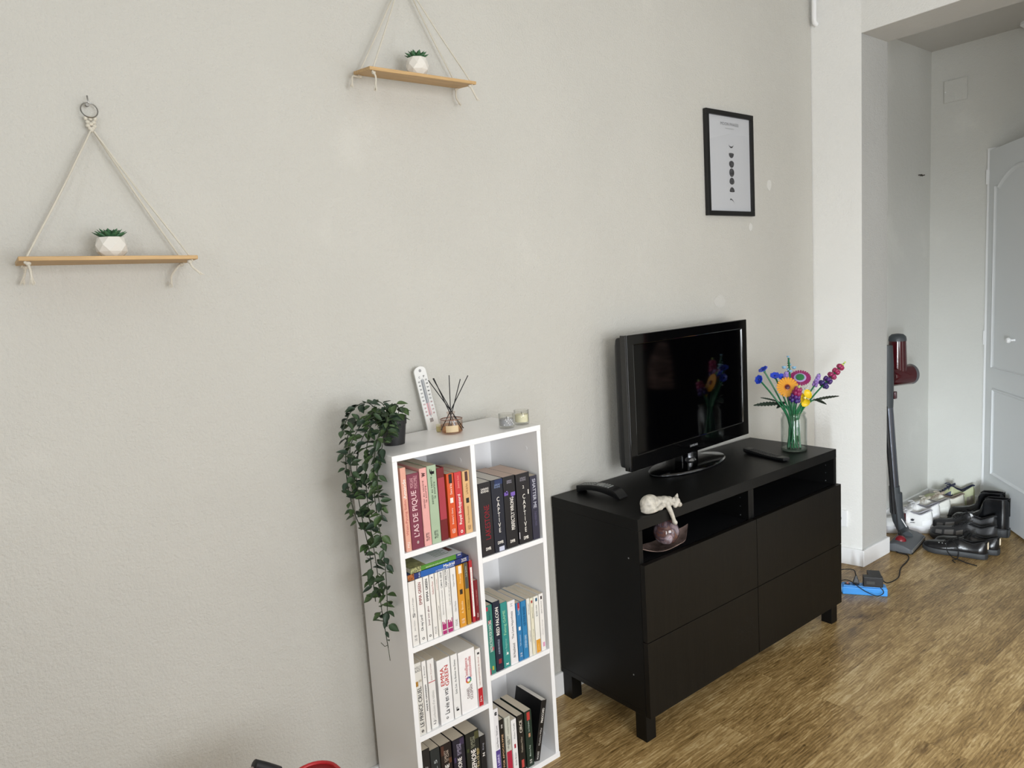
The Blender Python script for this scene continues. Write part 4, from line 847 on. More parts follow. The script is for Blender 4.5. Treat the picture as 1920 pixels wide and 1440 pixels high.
vines = [
 [(-.67, -.12, 1.12), (-.70, -.14, 1.165), (-.755, -.165, 1.13), (-.785, -.175, 1.02), (-.79, -.185, .88), (-.785, -.19, .76), (-.785, -.195, .66), (-.782, -.20, .59), (-.78, -.205, .54)],
 [(-.67, -.13, 1.12), (-.715, -.15, 1.15), (-.775, -.15, 1.1), (-.80, -.15, 1.0), (-.80, -.16, .90), (-.79, -.165, .80), (-.785, -.16, .72), (-.785, -.165, .66)],
 [(-.67, -.12, 1.12), (-.70, -.17, 1.15), (-.76, -.205, 1.10), (-.785, -.215, 1.0), (-.785, -.22, .90), (-.78, -.225, .82), (-.78, -.228, .74), (-.78, -.22, .66), (-.778, -.205, .60)],
 [(-.66, -.11, 1.12), (-.72, -.12, 1.16), (-.80, -.13, 1.12), (-.82, -.135, 1.02), (-.815, -.14, .93), (-.80, -.15, .86)],
 [(-.67, -.13, 1.12), (-.715, -.19, 1.13), (-.77, -.225, 1.05), (-.785, -.235, .97), (-.78, -.24, .90)],
 [(-.66, -.12, 1.12), (-.73, -.15, 1.17), (-.81, -.17, 1.11), (-.825, -.175, 1.04), (-.81, -.175, .97)],
 [(-.66, -.12, 1.12), (-.668, -.125, 1.165), (-.66, -.14, 1.178), (-.652, -.147, 1.158)],
 [(-.665, -.115, 1.12), (-.685, -.12, 1.175), (-.71, -.125, 1.195)],
 [(-.66, -.13, 1.12), (-.65, -.14, 1.16), (-.635, -.145, 1.172)],
 [(-.675, -.135, 1.12), (-.70, -.165, 1.155), (-.725, -.20, 1.14), (-.735, -.225, 1.11)],
 [(-.675, -.12, 1.12), (-.735, -.13, 1.19), (-.79, -.14, 1.18), (-.83, -.15, 1.13)],
]
sm = MB(); nl = 0
for vi, v in enumerate(vines):
    pts = spline(v, 8); sm.tube(pts, .0012, 6)
    acc = 0
    for i in range(2, len(pts)-1):
        acc += (pts[i]-pts[i-1]).length
        z = pts[i].z; step = .0165 if z > .98 else (.018 if z > .8 else (.021 if z > .64 else .026))
        if vi > 5: step = .012
        while acc > step:
            acc -= step
            for k in range(2 if z > .62 else 1):
                a = random.uniform(0, 6.28); d = Vector((math.cos(a)*.9, math.sin(a)*.9, random.uniform(-.9, .25)))
                if pts[i].x < -.745 and pts[i].x+d.x*.03 > -.757: d.x = -abs(d.x)*.3
                sz = random.uniform(.024, .035) if z > .6 else random.uniform(.014, .026)
                if pts[i].y+d.y*sz > -.012: d.y = -abs(d.y)
                leaf(pl, pts[i]+d*.004, d, sz, (random.uniform(-.6, .2), random.uniform(-.7, .1), .8)); nl += 1
sm.tube([(-.78, -.205, .54), (-.781, -.21, .52), (-.779, -.207, .505)], .0009, 5).tube([(-.78, -.204, .548), (-.785, -.195, .543), (-.79, -.185, .552)], .0009, 5)
sm.build('vine_stems', M_vine, pl, smooth=True)

# thermometer
th_ = thing('thermometer', 'white wall thermometer leaning against the wall on top of the bookcase', 'thermometer', (-.479, -.037, BT+.0006), (math.radians(-3.6), math.radians(-8.5), 0))
def TH(mb, name, m, **k): return mb.build(name, m, th_, world=False, **k)
pts = [(-.0205, 0), (.0205, 0), (.0205, .18)]+[(.0205*math.cos(a), .18+.0155*math.sin(a)) for a in [math.pi*i/10 for i in range(1, 10)]]+[(-.0205, .18)]
RX = Matrix.Rotation(math.pi/2, 4, 'X')
th_b = TH(MB().prism(pts, -.0045, 0, RX), 'board', mat('thermometer_white', 'E8E8E6', .4)).name
TH(MB().lathe([(.0045, 0), (.0045, .0005)], M=Matrix.Translation((0, -.0002, .183)) @ RX, n=16), 'hanging_hole', mat('hole_grey', '9A9A9C', .6))
TH(MB().box((-.0055, -.0003, .083), (.0055, .002, .155)), 'scale_grey', mat('scale_grey', '9A9CA0', .5))
TH(MB().box((-.0055, -.0003, .045), (.0055, .002, .083)), 'scale_pink', mat('scale_pink', 'DCA8AC', .5))
TH(MB().tube([(0, -.0018, .04), (0, -.0018, .158)], .0014, 8), 'glass_tube', mat('tube_glass', 'C8CCD0', .15), smooth=True)
TH(MB().tube([(0, -.002, .04), (0, -.002, .085)], .0009, 6), 'red_liquid', mat('red_liquid', 'B84048', .3))
MT2 = MW[th_.name]
def ttext(s, x, z, L, H_, c_, name='numerals'):
    text(s, MT2 @ Vector((x, -.0006, z)), MT2.to_3x3() @ X, MT2.to_3x3() @ Z, L, H_, ink(c_), bpy.data.objects[th_b], name, .01)
ttext('C', -.0075, .164, .005, .006, '2A2A2C'); ttext('F', .0085, .164, .005, .006, '2A2A2C')
for i in range(10):
    c_ = '2A2A2C' if i > 3 else 'A0484C'
    ttext(str(abs(50-10*(9-i))) if True else '', -.0125, .047+i*.0115, .0065, .0045, c_); ttext(str(-4+14*i) if i else '0', .013, .049+i*.0115, .0065, .0045, c_)
for i in range(4): TH(MB().box((-.006+i*.003, -.0004, .024), (-.0045+i*.003, .0, .036)), 'maker_mark', ink('5A3A3A'))

# reed diffuser
G_cl2 = glass('clear_glass_small', (.95, .95, .94), (.5, .52, .5))
dc = Vector((-.4775, -.1315, BT+.0005))
df = thing('reed_diffuser', 'squat glass reed diffuser with amber liquid and black sticks', 'reed diffuser', tuple(dc))
MB().lathe([(.028, .001), (.0318, .004), (.0325, .034), (.031, .041), (.012, .0435), (.0105, .046), (.0105, .058), (.0125, .0595), (.0125, .062), (.0095, .0625)], tuple(dc), 40).build('bottle', glass('pink_glass', (.93, .86, .82), (.55, .42, .38)), df, smooth=True)
MB().lathe([(.029, .004), (.0302, .006), (.0305, .025)], tuple(dc), 32).build('liquid', glass('amber_liquid', (.86, .66, .46), (.55, .33, .2)), df, smooth=True)
lb = []
for i in range(13):
    a = math.radians(200+i*9); lb.append((dc.x+.0331*math.cos(a), dc.y+.0331*math.sin(a)))
rg = [[Vector((x, y, dc.z+.008)), Vector((x, y, dc.z+.028))] for x, y in lb]
M_lab = mat('label_cream', 'D8C09A', .6)
MB().loft([[Vector((dc.x+.0333*math.cos(math.radians(205+i*6)), dc.y+.0333*math.sin(math.radians(205+i*6)), dc.z+zz)) for i in range(12)] for zz in (.007, .026)], caps=False, closed=False).build('label', M_lab, df)
MB().lathe([(.0315, .0405), (.033, .0408), (.033, .042), (.0315, .0425)], tuple(dc), 36, closed=True).build('copper_band', mat('copper', '8A5A44', .3, .7), df, smooth=True)
for tip, a in (((-.511, -.077, 1.221), 0), ((-.498, -.086, 1.2265), 1), ((-.4995, -.084, 1.2255), 6), ((-.462, -.114, 1.232), 2), ((-.438, -.135, 1.219), 3), ((-.419, -.148, 1.228), 4), ):
    tip = Vector(tip); nk = dc+Vector((.004*math.cos(a*2), .004*math.sin(a*2), .06)); d = (nk-tip).normalized(); bot = nk+d*.058
    if bot.z < dc.z+.005: bot = nk+d*((nk.z-dc.z-.005)/-d.z)
    MB().tube([bot, tip], .00135, 8).build('reed', mat('black_reed', '151417', .7), df)
def candle(label, c, r, h, wax, wh, print_=False):
    c = Vector(c); t = thing('candle_glass', label, 'candle', tuple(c), group='small candle glasses on the bookcase')
    MB().lathe([(r*.9, .0006), (r, .003), (r, h-.001), (r-.0008, h), (r-.0018, h-.001), (r-.0018, .0075), (r*.8, .007)], tuple(c), 40).build('tumbler', G_cl2, t, smooth=True)
    MB().lathe([(r-.0025, .008), (r-.0022, wh), (r*.3, wh+.0004)], tuple(c), 32).build('wax', mat('wax_'+wax, wax, .5), t, smooth=True)
    MB().tube([c+Vector((0, 0, wh)), c+Vector((.0004, 0, wh+.004)), c+Vector((.001, 0, wh+.007))], .0007, 6).build('wick', mat('wick', '2A2420', .8), t)
    if print_:
        for k in range(9):
            a = math.radians(215+k*10); q = c+Vector((r*1.004*math.cos(a), r*1.004*math.sin(a), .012+(k*7 % 4)*.005))
            MB().ell(q, (.0012, .0012, .0022), 6, 4).build('white_print', mat('petal_white'), t)
candle('low candle glass with grey wax and a white print, nearer the divider', (-.3365, -.2105, BT+.0004), .0228, .043, 'A9AAB0', .027, True)
candle('low candle glass with cream wax at the bookcase end', (-.2735, -.2045, BT+.0004), .0225, .0435, 'EDE8C8', .030)
t = thing('votive_jar', 'tiny pale yellow votive jar half hidden behind the diffuser', 'votive', (-.4885, -.0815, BT+.0004))
MB().lathe([(.0085, .0005), (.0095, .002), (.0095, .017)], (-.4885, -.0815, BT+.0004), 24).build('wax', mat('wax_yellow', 'C8BE8A', .4), t, smooth=True)
MB().lathe([(.0098, .0165), (.0098, .0215), (.0085, .022)], (-.4885, -.0815, BT+.0004), 24).build('rim', mat('wax_pale', 'E0DCC0', .4), t, smooth=True)

# ------------------------------------------------------------------ hanging shelves
M_pine = mat('pale_pine', 'C9A572', .55, var=.22, vscale=5, stretch=(2, 30, 30), bump=.15, bscale=40)
M_rope = mat('cotton_cord', 'DCD6C8', .9, bump=.8, bscale=700)
M_steel = mat('brushed_steel', '9A9894', .3, .95)
def hanging_shelf(label, C0, ring, fl, fr, bl, br, tails):
    """corners fl fr bl br are the top surface"""
    t = thing('hanging_shelf', label, 'hanging shelf', C0, group='pine shelves hung on cotton cords')
    fl, fr, bl, br = map(Vector, (fl, fr, bl, br)); n = (fr-fl).cross(bl-fl).normalized(); th = .0085
    MB().add([fl, fr, br, bl, fl-n*th, fr-n*th, br-n*th, bl-n*th], [(0, 1, 2, 3), (7, 6, 5, 4), (0, 4, 5, 1), (1, 5, 6, 2), (2, 6, 7, 3), (3, 7, 4, 0)]).build('board', M_pine, t, bevel=.0012)
    R = Vector(ring); kn = R+Vector((0, 0, -.0165)); k2 = kn+Vector((.0, 0, -.030))
    MB().tube([R+Vector((.0165*math.cos(a), -.004+.004*math.sin(a), .0165*math.sin(a))) for a in [2*math.pi*i/28 for i in range(29)]], .0014, 8).build('ring', M_steel, t, smooth=True)
    MB().tube([R+Vector((-.001, .02, .0125)), R+Vector((-.001, -.008, .0125)), R+Vector((-.001, -.010, .016)), R+Vector((-.001, -.006, .030))], .0016, 8).lathe([(.0045, 0), (.0035, .003)], M=Matrix.Translation(R+Vector((-.003, -.006, .0105))) @ RX, n=12).build('nail_hook', M_steel, t, smooth=True)
    kb = MB()
    for dx in (-.009, 0, .009): kb.ell(kn+Vector((dx, -.004, -.001)), (.0042, .004, .0050))
    for dx, dz_ in ((-.006, -.009), (.006, -.009), (-.0065, -.017), (.0065, -.017), (0, -.013), (-.003, -.0225), (.003, -.0225), (0, -.0265)):
        kb.ell(kn+Vector((dx, -.004, dz_)), (.0045, .0042, .0042))
    kb.build('knotted_cord', M_rope, t, smooth=True, kind='stuff')
    ins = .016
    e1 = (fr-fl).normalized(); e2 = (bl-fl).normalized()
    for i, (c_, sx, sy) in enumerate(((fl, 1, 1), (fr, -1, 1), (bl, 1, -1), (br, -1, -1))):
        hpt = c_+e1*sx*ins+e2*sy*.012
        top = k2+Vector((-.004 if i % 2 == 0 else .004, -.004-.003*(i < 2), .0))
        mid = (top+hpt)/2+Vector((0, 0, -.003))
        MB().tube(spline([top, mid, hpt+n*.001, hpt-n*(th+.002)], 8), .0021, 8).build('cord', M_rope, t, smooth=True)
        tail = [hpt-n*(th+.004)+Vector(q) for q in tails[i]]
        kb = MB().ell(hpt-n*(th+.0045), (.0055, .0055, .0045))
        kb.tube(spline([hpt-n*(th+.004)]+tail, 5), .0026, 8)
        e = tail[-1]; dd = (tail[-1]-tail[-2]).normalized() if len(tail) > 1 else Vector((0, 0, -1)); random.seed(i+3)
        for k in range(12):
            a = random.uniform(0, 6.28); s = Vector((math.cos(a), math.sin(a), 0))*random.uniform(.0, .0065)
            kb.tube([e-dd*.006, e+s*.5+dd*.004, e+s+dd*random.uniform(.009, .014)], [.0016, .0013, .0008], 5)
        kb.build('frayed_knot', M_rope, t, smooth=True, kind='stuff')
    return t, n
hanging_shelf('lower pine shelf hung from a ring by cords, at the bare wall end', (-1.3, -.08, 1.58), (-1.2895, -.016, 1.915),
    (-1.471, -.150, 1.591), (-1.134, -.150, 1.5875), (-1.4655, -.013, 1.590), (-1.1215, -.013, 1.588),
    [[(.002, -.002, -.016), (.002, -.003, -.03)], [(.003, -.004, -.012), (.012, -.006, -.022)], [(-.002, 0, -.012), (-.006, 0, -.024)], [(-.010, -.002, -.006), (-.026, -.004, -.026), (-.028, -.004, -.040)]])
hanging_shelf('higher pine shelf on cords above the bookcase, cut by the picture top', (-.47, -.08, 2.06), (-.46, -.016, 2.405),
    (-.657, -.147, 2.0605), (-.316, -.147, 2.0645), (-.633, -.013, 2.0855), (-.283, -.013, 2.090),
    [[(.004, -.002, -.012), (.001, -.003, -.034)], [(.005, -.004, -.012), (.014, -.006, -.030)], [(-.012, -.004, -.003), (-.026, -.006, -.004), (-.031, -.008, -.022)], [(-.001, 0, -.022), (.005, -.002, -.036)]])
# geometric pots with succulents
M_cer = mat('pearl_ceramic', 'E6E2DA', .22, coat=.3)
sl = bpy.data.meshes.new('leaf'); v_ = []; f_l = []
n_ = 6
for i in range(n_+1):
    s = i/n_; w_ = .24*math.sin(math.pi*(s*.93+.07)**.85)**.8*(1 if i < n_ else .08)+.002; z_ = .22*s*s
    v_ += [(s, -w_, z_+w_*.45), (s, 0, z_+.03), (s, w_, z_+w_*.45), (s, 0, z_-.09*(1-s))]
for i in range(n_):
    a = 4*i
    for k in range(4): f_l.append((a+k, a+(k+1) % 4, a+4+(k+1) % 4, a+4+k))
f_l += [(3, 2, 1, 0), (4*n_, 4*n_+1, 4*n_+2, 4*n_+3)]
sl.from_pydata(v_, [], f_l); sl.materials.append(mat('succulent_green', '3F6B47', .5, var=.35, vscale=9)); sl.polygons.foreach_set('use_smooth', [True]*len(sl.polygons))
def pot(label, c, rot=0, hgt=.042):
    t = thing('succulent_pot', label, 'potted plant', c, group='succulents in faceted white pots'); c = Vector(c)
    n = 8; levels = [(.019, 0, 0), (.0305, .013, .5), (.032, .027, 0), (.0265, hgt, .5)]
    mb = MB(); R = [[c+Vector((r*math.cos(2*math.pi*(i+o_+rot)/n), r*math.sin(2*math.pi*(i+o_+rot)/n), z+.0004)) for i in range(n)] for r, z, o_ in levels]
    vs_ = [p for r in R for p in r]; fs = [tuple(range(n-1, -1, -1))]
    for j in range(3):
        for i in range(n):
            a, b = j*n+i, j*n+(i+1) % n; d_, e = (j+1)*n+i, (j+1)*n+(i+1) % n
            if levels[j+1][2] > levels[j][2]: fs += [(a, b, d_), (b, e, d_)]
            else: fs += [(a, b, e), (a, e, d_)]
    k0 = len(vs_); vs_ += [c+Vector((.0245*math.cos(2*math.pi*(i+.5+rot)/n), .0245*math.sin(2*math.pi*(i+.5+rot)/n), hgt-.0005)) for i in range(n)]+[c+Vector((.0225*math.cos(2*math.pi*(i+.5+rot)/n), .0225*math.sin(2*math.pi*(i+.5+rot)/n), hgt-.006)) for i in range(n)]
    for i in range(n):
        fs.append((3*n+i, 3*n+(i+1) % n, k0+(i+1) % n, k0+i)); fs.append((k0+i, k0+(i+1) % n, k0+n+(i+1) % n, k0+n+i))
    fs.append(tuple(k0+n+i for i in range(n)))
    mb.add(vs_, fs).build('pot', M_cer, t, bevel=.0007)
    tp = c+Vector((0, 0, hgt-.003))
    for ringn, (cnt, L_, el) in enumerate(((9, .034, .22), (8, .029, .55), (6, .022, .95), (4, .014, 1.25))):
        for k in range(cnt):
            a = 2*math.pi*(k+.5*ringn+rot)/cnt; d_ = Vector((math.cos(a)*math.cos(el), math.sin(a)*math.cos(el), math.sin(el)))
            leaf(t, tp+Vector((math.cos(a), math.sin(a), 0))*.003, d_, L_, (0, 0, 1), sl)
    return t
pot('faceted white pot with a green succulent on the lower hanging shelf', (-1.292, -.082, 1.5893), .1, .044)
tp_ = pot('faceted white pot with a green succulent on the higher hanging shelf', (-.470, -.082, 2.0765), .3, .046)

# ------------------------------------------------------------------ framed moon poster
fx0, fx1, fz0, fz1 = .9385, 1.2735, 1.7245, 2.1525
pf = thing('framed_poster', 'black framed poster of moon phases on the wall above the television', 'framed poster', ((fx0+fx1)/2, 0, fz0))
fwid = .0195; M_fr = mat('black_frame', '141414', .4)
for (a, b) in (((fx0, fz0), (fx1, fz0+fwid)), ((fx0, fz1-fwid), (fx1, fz1)), ((fx0, fz0+fwid), (fx0+fwid, fz1-fwid)), ((fx1-fwid, fz0+fwid), (fx1, fz1-fwid))):
    MB().box((a[0], -.018, a[1]), (b[0], -.001, b[1])).build('frame_rail', M_fr, pf, bevel=.0012)
pr = MB().box((fx0+fwid-.003, -.0085, fz0+fwid-.003), (fx1-fwid+.003, -.006, fz1-fwid+.003)).build('print', mat('poster_paper', 'D9DBDF', .6), pf)
MB().box((fx0+fwid-.001, -.0118, fz0+fwid-.001), (fx1-fwid+.001, -.0108, fz1-fwid+.001)).build('glass_pane', glass('pane_glass', (.97, .97, .97), (.9, .9, .9)), pf)
cx = 1.1185
M_moon = mat('moon_print', '58585A', .7, var=.75, vscale=110)
for zc, ph in ((.297, -.72), (.256, -.25), (.216, -.05 if False else .12), (.178, 1), (.1395, .12), (.0996, -.25), (.053, -.72)):
    R = .0178; zz = fz0+zc+.003; up = zc < .15
    n = 20; arc = [(R*math.cos(a), R*math.sin(a)) for a in [math.pi+math.pi*i/n for i in range(n+1)]]   # lower half circle
    if ph == 1: poly = [(R*math.cos(2*math.pi*i/36), R*math.sin(2*math.pi*i/36)) for i in range(36)]
    else:
        # terminator is an ellipse arc: ph<0 crescent, ph>0 gibbous
        inner = [(R*math.cos(a), R*{-.72: -.62, -.25: .18, .12: .62}[ph]*math.sin(a)) for a in [math.pi*i/n for i in range(n+1)]]
        poly = arc+inner[1:-1]
    if up: poly = [(x, -y) for x, y in poly]
    if ph == -.72 and up: poly = [(x*.9-y*.35, y*.9+x*-.3) for x, y in poly]
    MB().add([(cx+x, -.0088, zz+y) for x, y in poly], [tuple(range(len(poly)))]).build('moon', M_moon, pr)
text('MOON PHASES', (cx-.008, -.0089, fz0+.379), X, Z, .128, .0125, ink('7A7C80'), pr, 'poster_title', .004)
text('lunar cycle phases', (cx-.008, -.0089, fz0+.361), X, Z, .06, .005, ink('6A6C70'), pr, 'poster_subtitle')

# ------------------------------------------------------------------ upright vacuum cleaner in the recess
M_vg = mat('vacuum_grey', '3E4347', .45); M_vr = mat('vacuum_red', '42070F', .16, coat=.3); M_vt = mat('vacuum_tube', '6A6E78', .28, .9)
vc = thing('stick_vacuum', 'cordless stick vacuum with wine red motor standing behind the wall corner', 'vacuum cleaner', (2.3, -.17, 0))
t0, t1 = Vector((2.300, -.178, .155)), Vector((2.262, -.150, .762))
MB().tube([t0, t1], .0215, 20).build('tube', M_vt, vc, smooth=True)
MB().tube([t0+Vector((-.03, -.002, 0)), t1+Vector((-.03, .0, -.02))], .011, 12).build('side_rail', mat('black_plastic'), vc, smooth=True)
MB().tube([t0+Vector((.016, -.012, 0)), t1+Vector((.016, -.012, 0))], .006, 8).build('tube_ridge', mat('black_plastic'), vc)
MB().tube([t1-Vector((0, 0, .03)), t1+Vector((-.002, 0, .02)), t1+Vector((-.005, .0, .10)), t1+Vector((-.02, 0, .2)), t1+Vector((-.02, 0, .3))], [.026, .028, .03, .036, .03], 16).build('handle_body', M_vg, vc, smooth=True)
MB().box((2.278, -.182, .775), (2.3, -.16, .815)).build('release_button', mat('vacuum_red'), vc, bevel=.004)
cb = Vector((2.372, -.150, 0))
MB().lathe([(.046, .90), (.0475, .92), (.042, 1.075)], (cb.x, cb.y, 0), 32).build('dust_cup', M_vr, vc, smooth=True)
MB().lathe([(.043, 1.074), (.0435, 1.082), (.041, 1.098), (.028, 1.11), (.01, 1.113)], (cb.x, cb.y, 0), 32).build('filter_cap', M_vg, vc, smooth=True)
ad = Vector((.93, -.37, 0)).normalized(); MD = frame_to(ad)
cyc = Vector((2.318, -.128, .888))
MB().lathe([(.052, 0), (.0545, .02), (.0545, .135)], M=Matrix.Translation(cyc) @ MD, n=36).build('motor_drum', M_vr, vc, smooth=True)
MB().lathe([(.0545, .1355), (.0548, .150), (.052, .1555), (.03, .157)], M=Matrix.Translation(cyc) @ MD, n=36).build('motor_end_cap', mat('cap_grey', '5A5C60', .4), vc, smooth=True)
MB().lathe([(.0135, .157), (.0135, .1585), (.006, .159)], M=Matrix.Translation(cyc) @ MD, n=20).build('cap_emblem', mat('emblem_pink', '8A4A55', .5), vc)
# lower joint and floor head
MB().tube([t0+Vector((0, 0, .11)), t0+Vector((.001, 0, .02)), (2.305, -.19, .11), (2.315, -.205, .06)], [.029, .032, .03, .026], 16).build('lower_sleeve', M_vg, vc, smooth=True)
MB().tube([t0+(t1-t0)*.0, t0+(t1-t0)*.12, t0+(t1-t0)*.24], [.0305, .029, .026], 16).build('tube_sleeve', M_vg, vc, smooth=True)
MB().box((2.318, -.215, .10), (2.336, -.195, .15)).build('latch', mat('vacuum_red'), vc, bevel=.004)
MB().box((2.262, -.25, .15), (2.278, -.21, .24)).build('latch', mat('vacuum_red'), vc, bevel=.004) if False else None
M_hd = mat('vacuum_head_grey', '55585C', .5, bump=.1, bscale=300)
h0, h1_ = Vector((2.165, -.225, 0)), Vector((2.42, -.30, 0))
HM = Matrix.Translation((2.125, -.325, 0)) @ Matrix.Rotation(math.atan2(.04, .27), 4, 'Z')
prof = [(-.005, .002), (-.005, .028), (.03, .044), (.075, .052), (.105, .045), (.112, .02), (.112, .002)]
rings = [[HM @ Vector((x, y, z)) for y, z in ((yy+.0, zz) for yy, zz in prof)] for x in (0, .012, .255, .267)]
for rg_ in (rings[0], rings[3]):
    cgr = sum(rg_, Vector())/len(rg_)
    for i, p in enumerate(rg_): rg_[i] = cgr+(p-cgr)*.86
for r in rings:
    for p in r: p.z = max(.0015, p.z)
MB().loft(rings).build('floor_head', M_hd, vc, smooth=True, bevel=.003)
MB().box((.01, -.0075, .012), (.255, -.003, .026), HM).build('bumper_strip', mat('dull_silver2', '8A8D90', .35, .4), vc)
MB().box((.01, -.0078, .003), (.255, -.002, .010), HM).build('brush_slot', mat('black_plastic'), vc)
MB().ell((2.186, -.25, .045), (.027, .027, .027), 20, 14).build('pivot_wheel', mat('vacuum_red_clear', '7A1420', .3), vc, smooth=True)
MB().tube([(2.318, -.208, .07), (2.30, -.225, .05), (2.265, -.25, .045)], [.026, .026, .028], 14).build('swivel_neck', M_vg, vc, smooth=True)
MB().box((2.30, -.236, .115), (2.312, -.208, .17)).build('led_strip', mat('led_white', 'E8E8EA', .3), vc) if False else MB().tube([(2.283, -.213, .13), (2.30, -.232, .085)], .003, 8).build('white_stripe', mat('led_white', 'E8E8EA', .3), vc)
MB().tube(spline([(2.245, -.16, .62), (2.235, -.175, .4), (2.245, -.20, .2), (2.245, -.215, .06), (2.262, -.24, .03)], 6), .003, 6).build('charging_lead', M_rub, vc, smooth=True)

# ------------------------------------------------------------------ power strip, adapter, cables
SMx = Matrix.Translation((1.458, -.301, 0)) @ Matrix.Rotation(math.atan2(-.839, .545), 4, 'Z')
ps = thing('power_strip', 'bright blue power strip lying on the floor beside the bench', 'power strip', (1.51, -.36, 0))
M_pb = mat('blue_plastic', '3F93E0', .4)
MB().box((.006, .0, .0006), (.192, .052, .036), SMx).build('strip_body', M_pb, ps, bevel=.004, segs=3)
MB().box((.01, .004, .036), (.188, .048, .041), SMx).build('strip_top', mat('blue_plastic_light', '4D9CE4', .4), ps, bevel=.003)
MB().lathe([(.012, 0), (.02, .004), (.021, .014)], M=SMx @ Matrix.Translation((-.008, .026, .021)) @ Matrix.Rotation(math.pi/2, 4, 'Y'), n=20).build('end_cap', mat('blue_pale', '7AB4E6', .4), ps, smooth=True)
MB().lathe([(.013, 0), (.0135, .003), (.009, .005)], M=SMx @ Matrix.Translation((.03, .026, .040)), n=20, sy=.7).build('switch', mat('switch_dark', '2A1A1E', .3), ps, smooth=True)
MB().box((.026, .02, .0445), (.034, .032, .0465), SMx).build('switch_rocker', mat('switch_red', 'D08A80', .3), ps)
for xx in (.062, .105, .148):
    MB().lathe([(.0175, 0), (.0175, .001), (.015, .0012)], M=SMx @ Matrix.Translation((xx, .026, .0407)), n=24).build('socket_well', mat('socket_blue', '2A6AB0', .5), ps)
    for s_ in (-1, 1): MB().box((xx-.002, .026+s_*.019-.001, .0405), (xx+.002, .026+s_*.019+.001, .043), SMx).build('earth_clip', M_pin, ps)
# slim plug
t = thing('slim_plug', 'small black plug upright in the blue power strip', 'plug', tuple(SMx @ Vector((.066, .026, .042))))
MB().loft([[SMx @ Vector((.066+a*s_, .026+b_2*s_, z)) for a, b_2 in ((-.013, -.008), (.013, -.008), (.013, .008), (-.013, .008))] for s_, z in ((1, .0425), (1, .052), (.6, .07), (.28, .084))]).build('plug_body', M_blk, t, bevel=.002)
MB().tube(spline([SMx @ Vector((.066, .026, .083)), SMx @ Vector((.05, .04, .105)), (1.44, -.26, .10), (1.36, -.22, .05), (1.28, -.2, .004)], 7), .0024, 6).build('lead', M_rub, t, smooth=True)
# adapter
t = thing('power_adapter', 'bulky black power adapter plugged at the end of the blue strip', 'power adapter', tuple(SMx @ Vector((.145, .026, .042))))
MB().box((.092, -.008, .0445), (.172, .026, .091), SMx).build('adapter_block', M_blk, t, bevel=.003)
MB().box((.118, .026, .0505), (.172, .092, .087), SMx).build('adapter_block', M_blk, t, bevel=.003)
MB().box((.105, -.0085, .058), (.138, -.0075, .072), SMx).build('rating_label', mat('label_dark', '3A3A38', .6), t)
MB().box((.1715, -.006, .05), (.1725, .024, .088), SMx).build('seam', mat('seam_grey', '3A3C40', .4), t)
MB().tube(spline([SMx @ Vector((.172, .06, .062)), SMx @ Vector((.205, .09, .03)), (1.80, -.405, .0035), (1.92, -.365, .003), (2.05, -.345, .003), (2.112, -.315, .003), (2.114, -.27, .004), (2.13, -.232, .02), (2.18, -.222, .045)], 8), .0027, 6).build('lead', M_rub, t, smooth=True)
MB().tube(spline([SMx @ Vector((.16, -.0095, .048)), SMx @ Vector((.172, -.02, .028)), SMx @ Vector((.145, -.028, .014)), SMx @ Vector((.105, -.012, .022)), SMx @ Vector((.08, -.006, .036)), SMx @ Vector((.06, .008, .0475)), SMx @ Vector((.035, .04, .052)), SMx @ Vector((0, .05, .04)), (1.4, -.24, .004)], 7), .002, 6).build('thin_lead', M_rub, t, smooth=True)
t = thing('floor_cable', 'thick black cable on the floor between the bench and the corner', 'cable', (1.5, -.2, 0))
MB().tube(spline([(1.22, -.12, .004), (1.42, -.2, .004), (1.55, -.27, .0045), (1.62, -.325, .0045), (1.64, -.37, .0045), (1.585, -.36, .0045), (1.5, -.29, .0045), (1.42, -.262, .004), (1.33, -.25, .004), (1.24, -.3, .004)], 8), .004, 8).build('cable_run', M_rub, t, smooth=True)

